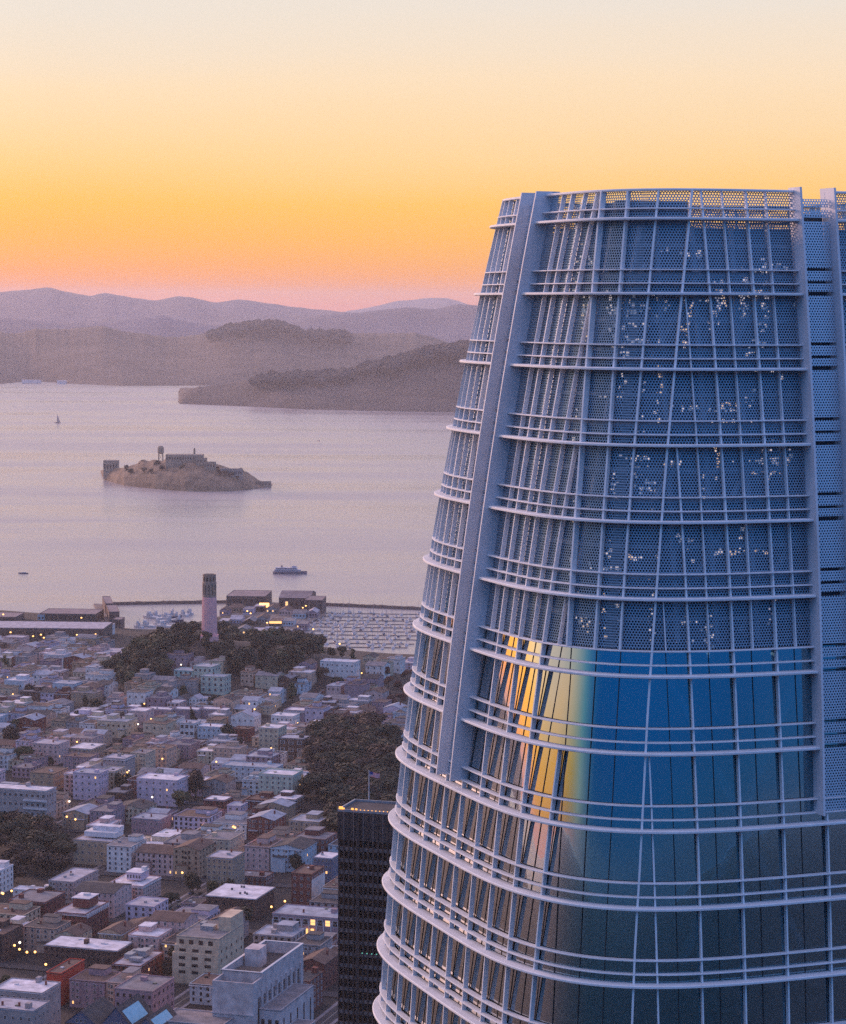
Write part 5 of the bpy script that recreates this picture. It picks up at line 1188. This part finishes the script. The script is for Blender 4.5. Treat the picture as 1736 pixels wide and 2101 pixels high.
# ---- boats
HULLM = [mat('white hull', (0.62, 0.60, 0.62, 1), 0.4, 0.1, 0.3), mat('navy hull', (0.06, 0.07, 0.13, 1), 0.4, 0.1, 0.3), mat('teal cover', (0.12, 0.24, 0.28, 1), 0.8, 0.2, 0.3)]; MAST = mat('mast', (0.34, 0.31, 0.34, 1), 0.5, 0.1, 1); BCAB = mat('boat cabin', (0.50, 0.48, 0.50, 1), 0.5, 0.2, 0.5)
def hull(mb, L_, W_, H_, mi=0, z0=-0.3):
    rows = []
    for t in (0, 0.15, 0.4, 0.7, 0.88, 1.0):
        b = W_ / 2 * (0.8 if t == 0 else 1 if t < 0.5 else max(0.03, 1 - ((t - 0.5) / 0.5) ** 2)); y = -L_ / 2 + L_ * t; sh = H_ * (1 + 0.25 * t * t)
        rows.append([(-b, y, sh), (-b * 0.75, y, z0), (b * 0.75, y, z0), (b, y, sh)])
    mb.grid(rows, mi, close=True); mb.face(rows[0], mi)
def sail_mesh(L_, hm, cm, mast=True):
    mb = MB(); hull(mb, L_, L_ * 0.3, 1.2, 0); mb.box(-L_ * .1, L_ * .1, -L_ * .25, L_ * .15, 1.2, 2.0, 1)
    if mast: mb.tube(0, 0.05 * L_, 1.0, L_ * 1.25, 0.13, 0.07, 5, 2); mb.beam((0, 0, 2.8), (0, -L_ * .42, 2.9), 0.35, 3); mb.beam((0, 0.05 * L_, L_ * 1.2), (0, L_ * .48, 1.4), 0.05, 2)
    return mb.mesh('sailboat' if mast else 'motorboat', [hm, BCAB, MAST, cm])
SB = [sail_mesh(11, HULLM[0], HULLM[2]), sail_mesh(13, HULLM[0], HULLM[1]), sail_mesh(9.5, HULLM[1], HULLM[0]), sail_mesh(12, HULLM[0], HULLM[0])]; MBT = [sail_mesh(10, HULLM[0], HULLM[0], False), sail_mesh(12, HULLM[0], HULLM[0], False)]
br = random.Random(4); nb = 0
rows_y = [(1258, 604, 880), (1265, 596, 880), (1272, 588, 880), (1279, 580, 880), (1286, 576, 876), (1294, 572, 872), (1302, 600, 868), (1311, 640, 862), (1320, 668, 850), (1328, 690, 836)]
for ri, (y, x0, x1) in enumerate(rows_y):
    a, b = at_z(x0, y, 0), at_z(x1, y + (x1 - x0) * 0.012, 0)
    mb = MB(); d = (b - a); t_ = Vector((-d.y, d.x, 0)).normalized() * 1.1
    mb.face([a - t_ + Vector((0, 0, .7)), b - t_ + Vector((0, 0, .7)), b + t_ + Vector((0, 0, .7)), a + t_ + Vector((0, 0, .7))]); mb.face([a - t_ + Vector((0, 0, 0)), b - t_, b - t_ + Vector((0, 0, .7)), a - t_ + Vector((0, 0, .7))])
    tag(obj('dock', mb.mesh('dock', DECK)), 'narrow floating dock between rows of moored boats in the marina', 'dock', 'marina docks')
    n = int(d.length / 5.4); ang = math.atan2(d.y, d.x)
    for i in range(n):
        if nb >= 262 or br.random() < 0.25: continue
        sg = 1 if i % 2 else -1; c = a + d * ((i + 0.5) / n) + Vector((-d.y, d.x, 0)).normalized() * (sg * 7.4 + br.uniform(-1.8, 1.8)) + d * br.uniform(-0.25, 0.25) / n
        m_ = br.choice(SB + SB + MBT[:1]); sailing = m_.name.startswith('sail')
        o = obj('sailboat' if sailing else 'motorboat', m_, None, (c.x, c.y, 0)); o.rotation_euler = (0, 0, ang + (math.pi if sg > 0 else 0) + br.uniform(-.06, .06)); s = br.uniform(0.85, 1.2); o.scale = (s, s, s * br.uniform(.8, 1.3))
        if sailing: tag(o, 'small moored sailboat with bare mast in the crowded marina', 'sailboat', 'sailboats moored in the marina')
        else: tag(o, 'small white mastless cabin boat moored in the crowded marina', 'motorboat', 'cabin boats moored in the marina')
        nb += 1
print('boats', nb)
def fishing_boat(px, py, L_, label, hc=0):
    c = at_z(px, py, 0); t = thing('fishing_boat', label, 'boat', c, br.uniform(-1.2, 1.2), 'fishing boats in the harbour basin')
    mb = MB(); hull(mb, L_, L_ * .3, 2.2); obj('hull', mb.mesh('hull', HULLM[hc]), t)
    bx(t, 'cabin', BCAB, -L_ * .1, L_ * .1, -L_ * .1, L_ * .14, 2.2, 5.2); bx(t, 'wheelhouse', TRIM, -L_ * .08, L_ * .08, L_ * .02, L_ * .12, 5.21, 7.2)
    mb = MB(); mb.tube(0, -L_ * .14, 2, L_ * .8, .16, .09, 6); mb.beam((0, -L_ * .14, L_ * .6), (0, -L_ * .45, 3), .1); mb.beam((0, -L_ * .14, L_ * .7), (0, L_ * .42, 3), .06); obj('mast', mb.mesh('mast', MAST), t)
for i, (x, y, L_, hc) in enumerate(((308, 1268, 24, 0), (318, 1266, 18, 0), (300, 1286, 22, 0), (338, 1270, 22, 0), (344, 1276, 26, 0), (336, 1287, 20, 0), (360, 1268, 16, 1), (376, 1264, 17, 0), (388, 1262, 18, 0), (352, 1262, 15, 0), (324, 1282, 15, 0), (366, 1276, 14, 1), (284, 1288, 14, 0), (455, 1262, 14, 0))):
    fishing_boat(x, y, L_, f'white fishing boat, {["first", "second", "third", "fourth", "fifth", "sixth", "seventh", "eighth", "ninth", "tenth", "eleventh", "twelfth", "thirteenth", "fourteenth"][sorted(range(14), key=lambda k: (308, 318, 300, 338, 344, 336, 360, 376, 388, 352, 324, 366, 284, 455)[k]).index(i)]} from the left in the harbour basin' if not hc else ('navy fishing boat at the far side of the harbour basin' if y < 1270 else 'navy fishing boat in the middle of the harbour basin'), hc)
def ferry():
    a, b = at_z(561, 1177, 0), at_z(630, 1178, 0); L_ = (b - a).length; c = (a + b) / 2
    t = thing('ferry', 'white multi-deck ferry crossing the bay right of the hill tower', 'ferry', c, math.pi / 2 + math.atan2((b - a).y, (b - a).x))
    hm = mat('ferry hull', (0.22, 0.17, 0.21, 1), 0.5, 0.1, 0.2); dm = mat('ferry decks', (0.48, 0.44, 0.50, 1), 0.5, 0.1, 0.2)
    mb = MB(); hull(mb, L_, 11, 3.2, 0, -0.5); obj('hull', mb.mesh('hull', hm), t)
    bx(t, 'lower_deck', dm, -4.6, 4.6, -L_ * .46, L_ * .30, 3.21, 5.6); bx(t, 'upper_deck', dm, -4.2, 4.2, -L_ * .42, L_ * .20, 5.9, 8.2); bx(t, 'deck_edge', TRIM, -4.9, 4.9, -L_ * .48, L_ * .33, 5.61, 5.89); bx(t, 'roof', TRIM, -4.5, 4.5, -L_ * .44, L_ * .22, 8.21, 8.5)
    bx(t, 'wheelhouse', dm, -2.6, 2.6, L_ * .06, L_ * .18, 8.51, 10.6)
    for s in (-1, 1):
        for z, y0, y1, xx in ((3.9, -.44, .28, 4.61), (6.6, -.40, .18, 4.21)):
            for i in range(14):
                ya, yb = L_ * (y0 + (y1 - y0) * (i + .2) / 14), L_ * (y0 + (y1 - y0) * (i + .8) / 14); x0, x1 = sorted((s * xx, s * (xx + .05))); bx(t, 'window', PANE, x0, x1, ya, yb, z, z + 1.0)
    mb = MB(); mb.tube(0, L_ * .02, 8.5, 15, .2, .1, 6); obj('mast', mb.mesh('mast', MAST), t)
    mb = MB(); mb.tube(-1.6, -L_ * .25, 8.5, 11, .9, .8, 10); mb.tube(1.6, -L_ * .25, 8.5, 11, .9, .8, 10); obj('funnel', mb.mesh('funnel', hm), t)
    t.rotation_euler[2] += math.pi
ferry()
c = at_z(48, 1177, 0); o = obj('motorboat', sail_mesh(13, HULLM[1], HULLM[1], False), None, c); o.rotation_euler = (0, 0, 1.4); tag(o, 'small dark motorboat alone on the water at the left', 'motorboat')
c = at_z(118, 868, 0); t = thing('yacht', 'tiny dark sailing yacht far out at the upper left of the bay', 'yacht', c, 1.0)
mb = MB(); hull(mb, 22, 6, 2.4); obj('hull', mb.mesh('hull', HULLM[1]), t)
mb = MB(); mb.face([(0, 1.5, 3), (0.3, -10, 3.2), (0, 1, 27)]); mb.face([(0.05, 1, 27), (0.35, -10, 3.2), (0.05, 1.5, 3)]); obj('sail', mb.mesh('sail', MAST), t)
mb = MB(); mb.tube(0, 1.6, 2, 28, .25, .1, 6); obj('mast', mb.mesh('mast', MAST), t)
c = at_z(653, 905, 0); o = obj('motorboat', sail_mesh(16, HULLM[1], HULLM[1], False), None, c); o.rotation_euler = (0, 0, 0.4); tag(o, 'faint dark speck of a boat right of the island', 'motorboat')

# ---- buildings on the prison island
IW = mat('island masonry', (0.32, 0.25, 0.19, 1), 0.9, 0.3, 0.1); IR = mat('island roof', (0.34, 0.28, 0.24, 1), 0.9, 0.3, 0.1)
def isle(name, label, px0, px1, py_top, py_base, dY, depth, nw=6, m=IW, roof=True):
    ft = at_z((px0 + px1) / 2, float(np.interp((px0 + px1) / 2, [f[0] for f in FOOT], [f[1] for f in FOOT])), 0); Y = ft.y + dY
    a, b = at_y(px0, py_base, Y), at_y(px1, py_base, Y); top = at_y(px0, py_top, Y).z; w = b.x - a.x; z = a.z
    t = thing(name, label, 'building', ((a.x + b.x) / 2, Y + depth / 2, z), 0); bx(t, 'wall', m, -w / 2, w / 2, -depth / 2, depth / 2, -14, top - z)
    if roof: slab_roof(t, w, depth, top - z, IR, m, parapet=0.6)
    for i in range(nw): o = obj('window', WIN['dark'], t, (-w / 2 + w * (i + .5) / nw, -depth / 2 - .03, (top - z) * .3)); o.scale = (min(3, w / nw * .5), 1, max(1.2, (top - z) * .4))
    return t
isle('cell_block', 'long flat cell block on the crest of the island', 340, 416, 934, 946, 95, 30, 14)
isle('powerhouse', 'square dark block on the left end of the island', 212, 242, 946, 968, 40, 22, 5)
isle('barracks', 'long pale low building on the right slope of the island', 452, 497, 963, 976, 50, 16, 9, m=mat('barracks wall', (0.27, 0.24, 0.22, 1), 0.9, 0.2, 0.1))
isle('guard_house', 'small block just right of the island cell block', 418, 442, 949, 962, 70, 14, 4)
isle('quarters', 'ruined square block right of the island lighthouse', 402, 424, 941, 952, 85, 14, 3)
isle('dock_shed', 'low pink shed at the island landing', 524, 556, 989, 997, 12, 10, 5)
def water_tower():
    b = at_y(330, 948, IC.y + 90); tp = at_y(330, 915, IC.y + 90).z; h = tp - b.z; t = thing('water_tower', 'water tank on tall legs left of the island cell block', 'water tower', b)
    for sx_, sy_ in ((-1, -1), (1, -1), (1, 1), (-1, 1)): mb = MB(); mb.beam((sx_ * 4.6, sy_ * 4.6, -6), (sx_ * 3.6, sy_ * 3.6, h * .55), 1.0); obj('leg', mb.mesh('leg', IW), t)
    mb = MB(); lathe(mb, [(3.0, h * .5), (6.0, h * .56), (6.2, h * .9), (3.5, h), (0.2, h + .6)], 18); obj('tank', mb.mesh('tank', IW), t)
    mb = MB(); mb.beam((-3.9, -3.9, h * .1), (3.9, -3.9, h * .5), .5); mb.beam((3.9, -3.9, h * .1), (-3.9, -3.9, h * .5), .5); obj('cross_brace', mb.mesh('cross_brace', IW), t)
water_tower()
b = at_y(399, 936, IC.y + 85); tp = at_y(399, 919, IC.y + 85).z; t = thing('lighthouse', 'slim lighthouse on the island crest right of the cell block', 'lighthouse', b)
mb = MB(); lathe(mb, [(2.4, -4), (1.7, tp - b.z - 4)], 10); obj('shaft', mb.mesh('shaft', IW), t); mb = MB(); lathe(mb, [(2.5, tp - b.z - 3.99), (2.5, tp - b.z - 3.5), (1.5, tp - b.z - 3.4), (1.5, tp - b.z - 1), (0.2, tp - b.z)], 10); obj('lantern', mb.mesh('lantern', DKTRIM), t)
ir = random.Random(6)
for i in range(20):
    px = ir.choice([ir.uniform(245, 330), ir.uniform(416, 500), ir.uniform(225, 520)]); ft = at_z(px, float(np.interp(px, [f[0] for f in FOOT], [f[1] for f in FOOT])), 0); d_ = ir.uniform(25, 100)
    cy_ = float(np.interp(px, [q[0] for q in ISL], [q[1] for q in ISL])); d = 55 + 75 * math.sin(math.pi * (px - 207) / 352); top = at_y(px, cy_, ft.y + d); fr = min(1, d_ / d)
    z = top.z * (0.5 + 0.5 * fr) - 1.5; tree(ft.x, ft.y + min(d_, d), ir.uniform(7, 13), 'broad', ir.choice(['dark', 'brown']), 'dark tree on the slopes of the prison island', 'trees on the island', z=z, wide=1.3)
# white sheds on the far shore at the left
for x0, x1, y, lab in ((46, 84, 782, 'long white shed on the far shore at the left'), (118, 136, 783, 'second white shed on the far shore')):
    p = at_y(x0, y, 10950); q = at_y(x1, y, 10950); t = thing('shore_shed', lab, 'shed', ((p.x + q.x) / 2, 10950, p.z), 0); w = q.x - p.x; bx(t, 'wall', TRIM, -w / 2, w / 2, -15, 15, -9, 4); bx(t, 'roof', ROOFS['white'], -w / 2 - 1, w / 2 + 1, -16, 16, 4.01, 5.5)

# ================================================================== LAMPS AND CARS
def lamp_proto():
    mb = MB(); mb.tube(0, 0, -1.5, 7.2, 0.14, 0.09, 6); mb.beam((0, 0, 7.1), (0, -1.2, 7.4), 0.12); pole = mb.mesh('pole', DKTRIM)
    mb = MB(); lathe(mb, [(0.05, 6.75), (0.45, 6.95), (0.62, 7.3), (0.45, 7.65), (0.05, 7.85)], 10, c=(0, -1.3)); return pole, mb
POLE, HB = lamp_proto(); HEAD = HB.mesh('lamp_head', LAMP); HEADW = HB.mesh('lamp_head', LAMPW)
LAMPS = [(271, 1458), (280, 1485), (310, 1476), (334, 1478), (199, 1558), (259, 1586), (251, 1592), (240, 1596), (145, 1649), (176, 1659), (137, 1679), (151, 1688), (21, 1839), (11, 1844), (0, 1842), (124, 1843), (218, 1829), (245, 1739), (36, 1946), (32, 1951), (35, 1961), (61, 1966), (67, 1966), (89, 1992), (193, 2002), (514, 1677), (484, 1693), (478, 1697), (370, 1799), (552, 1871), (293, 1412), (299, 1445), (373, 1363), (455, 1334), (740, 1381), (553, 1538), (445, 1562), (700, 1550), (95, 1720), (610, 1480), (520, 1440), (60, 1410), (110, 1480), (30, 1425), (690, 1450), (760, 1480), (580, 1860), (330, 1560), (160, 1520), (420, 1700)]
LAMPW_ = {(267, 1581), (312, 1640), (36, 1946), (373, 1363), (293, 1412), (267, 1581), (455, 1334), (280, 1485), (145, 1649), (700, 1550)}
for px, py in LAMPS + [(312, 1640), (267, 1581)]:
    p = on_ground(px, py + 20)
    for _ in range(60):
        a, b = grid_ab(p)
        if not any(f[0] - 0.8 < a < f[1] + 0.8 and f[2] - 1.0 < b < f[3] + 0.8 for f in FOOTS): break
        p = p * 1.0; p.y -= 1.0; p.x -= p.x / max(p.y, 1); p.z = ground_z(p.x, p.y)
    wht = (px, py) in LAMPW_
    t = thing('street_lamp', 'glowing white street lamp among the houses' if wht else 'glowing amber street lamp among the houses', 'street lamp', (p.x, p.y, ground_z(p.x, p.y)), rnd.uniform(0, 6.28), 'white street lamps' if wht else 'amber street lamps')
    t.scale = (1.05, 1.05, 1.15); obj('pole', POLE, t); obj('lamp_head', HEADW if wht else HEAD, t)
for px, py in ((5, 1269), (165, 1276), (31, 1297), (20, 1294), (97, 1301), (165, 1302), (203, 1301), (33, 1315), (67, 1314), (93, 1317), (110, 1317), (183, 1321), (612, 1229), (457, 1319), (645, 1318), (627, 1250), (621, 1255), (505, 1262), (517, 1266), (545, 1286), (640, 1300), (700, 1330)):
    p = at_z(px, py + 9, 3); p.z = 3 if py < 1330 else ground_z(p.x, p.y)
    t = thing('street_lamp', 'glowing lamp along the waterfront piers and sheds', 'street lamp', (p.x, p.y - (40 if py in (1297, 1294, 1301, 1302) else 4), p.z), rnd.uniform(0, 6.28), 'waterfront lamps'); t.scale = (1.6, 1.6, 1.3); obj('pole', POLE, t); obj('lamp_head', HEAD, t)
for i, (px, py, w_, h_, lab) in enumerate(((543, 1243, 20, 5, 'bright yellow lit sign panel on the pier hall'), (566, 1276, 24, 2.5, 'orange lit shopfront strip on the pier'))):
    p = at_z(px, py, 6); t = thing('lit_panel', lab, 'light panel', (p.x, p.y - 6, 3), 0); w2 = w_ / 2 * .55
    bx(t, 'screen', LAMP if i == 0 else LIT, -w2, w2, -0.2, 0.2, 2, 2 + h_); bx(t, 'frame', DKTRIM, -w2 - .3, w2 + .3, 0.21, 0.5, -1, 2.3 + h_)
# parked cars on the lower left street and elsewhere
CARP = [mat('car paint ' + n_, (*c, 1), 0.35, 0.05, 1) for n_, c in (('white', (.6, .6, .62)), ('dark', (.04, .04, .05)), ('silver', (.35, .36, .38)), ('red', (.3, .04, .03)), ('blue', (.06, .1, .22)))]
TYRE = mat('tyre', (0.02, 0.02, 0.02, 1), 0.9, 0)
def car_meshes(m):
    mb = MB(); mb.box(-.88, .88, -2.2, 2.2, .35, .95); body = mb.mesh('body', m)
    mb = MB(); mb.grid([[(-.82, -1.7, .953), (.82, -1.7, .953), (.82, 1.1, .953), (-.82, 1.1, .953)], [(-.66, -1.2, 1.5), (.66, -1.2, 1.5), (.66, .4, 1.5), (-.66, .4, 1.5)]], close=True); mb.face([(-.66, -1.2, 1.5), (.66, -1.2, 1.5), (.66, .4, 1.5), (-.66, .4, 1.5)]); cabin = mb.mesh('cabin', PANE)
    mb = MB(); r_ = []
    for x in (-.12, .12): r_.append([(x, .33 * math.cos(k * .5236), .33 * math.sin(k * .5236)) for k in range(12)])
    mb.grid(r_, close=True); mb.face(r_[0]); mb.face(r_[1]); return body, cabin, mb.mesh('wheel', TYRE)
CARS = [car_meshes(m) for m in CARP]; cn = 0; cr = random.Random(12)
for i in range(-9, 4):
    for b in np.arange(1120, 2100, 6.2):
        if cn >= 150: break
        for sd_ in (-1, 1):
            if cr.random() > 0.42: continue
            c = from_ab(i * BLOCKA + ST / 2 + sd_ * 2.7, b); z = ground_z(c.x, c.y) + 0.43; s = survey((c.x, c.y, z)); f = grid_ab(c)
            if not (0 < s[0] < 760 and 1400 < s[1] < 2110) or inside(PARKR, *s) or inside(PARKL, *s) or inside(HILLWOOD, *s): continue
            if any(q[0] - 1 < f[0] < q[1] + 1 and q[2] - 1 < f[1] < q[3] + 1 for q in FOOTS): continue
            bo, ca, wh_ = cr.choice(CARS); t = thing('parked_car', 'small car parked along the kerb of a street between the houses', 'car', (c.x, c.y, z), GRID, 'cars parked along the streets')
            obj('body', bo, t); obj('cabin', ca, t)
            for wx, wy in ((-.8, -1.4), (.8, -1.4), (-.8, 1.4), (.8, 1.4)): obj('wheel', wh_, t, (wx, wy, .33))
            cn += 1
print('cars', cn)
# ================================================================== HAZE
def build_haze():
    M = bpy.data.materials.new('haze'); M.use_nodes = True; nt = M.node_tree; nt.nodes.clear()
    out = nt.nodes.new('ShaderNodeOutputMaterial'); v = nt.nodes.new('ShaderNodeVolumePrincipled')
    v.inputs['Color'].default_value = (0.93, 0.90, 0.93, 1); v.inputs['Density'].default_value = 3.1e-5; v.inputs['Anisotropy'].default_value = 0.25
    nt.links.new(v.outputs[0], out.inputs['Volume'])
    mb = MB(); mb.box(-37000, 37000, -16000, 41000, -2.0, 560)
    o = obj('haze', mb.mesh('haze', M)); tag(o, kind='stuff')
build_haze()
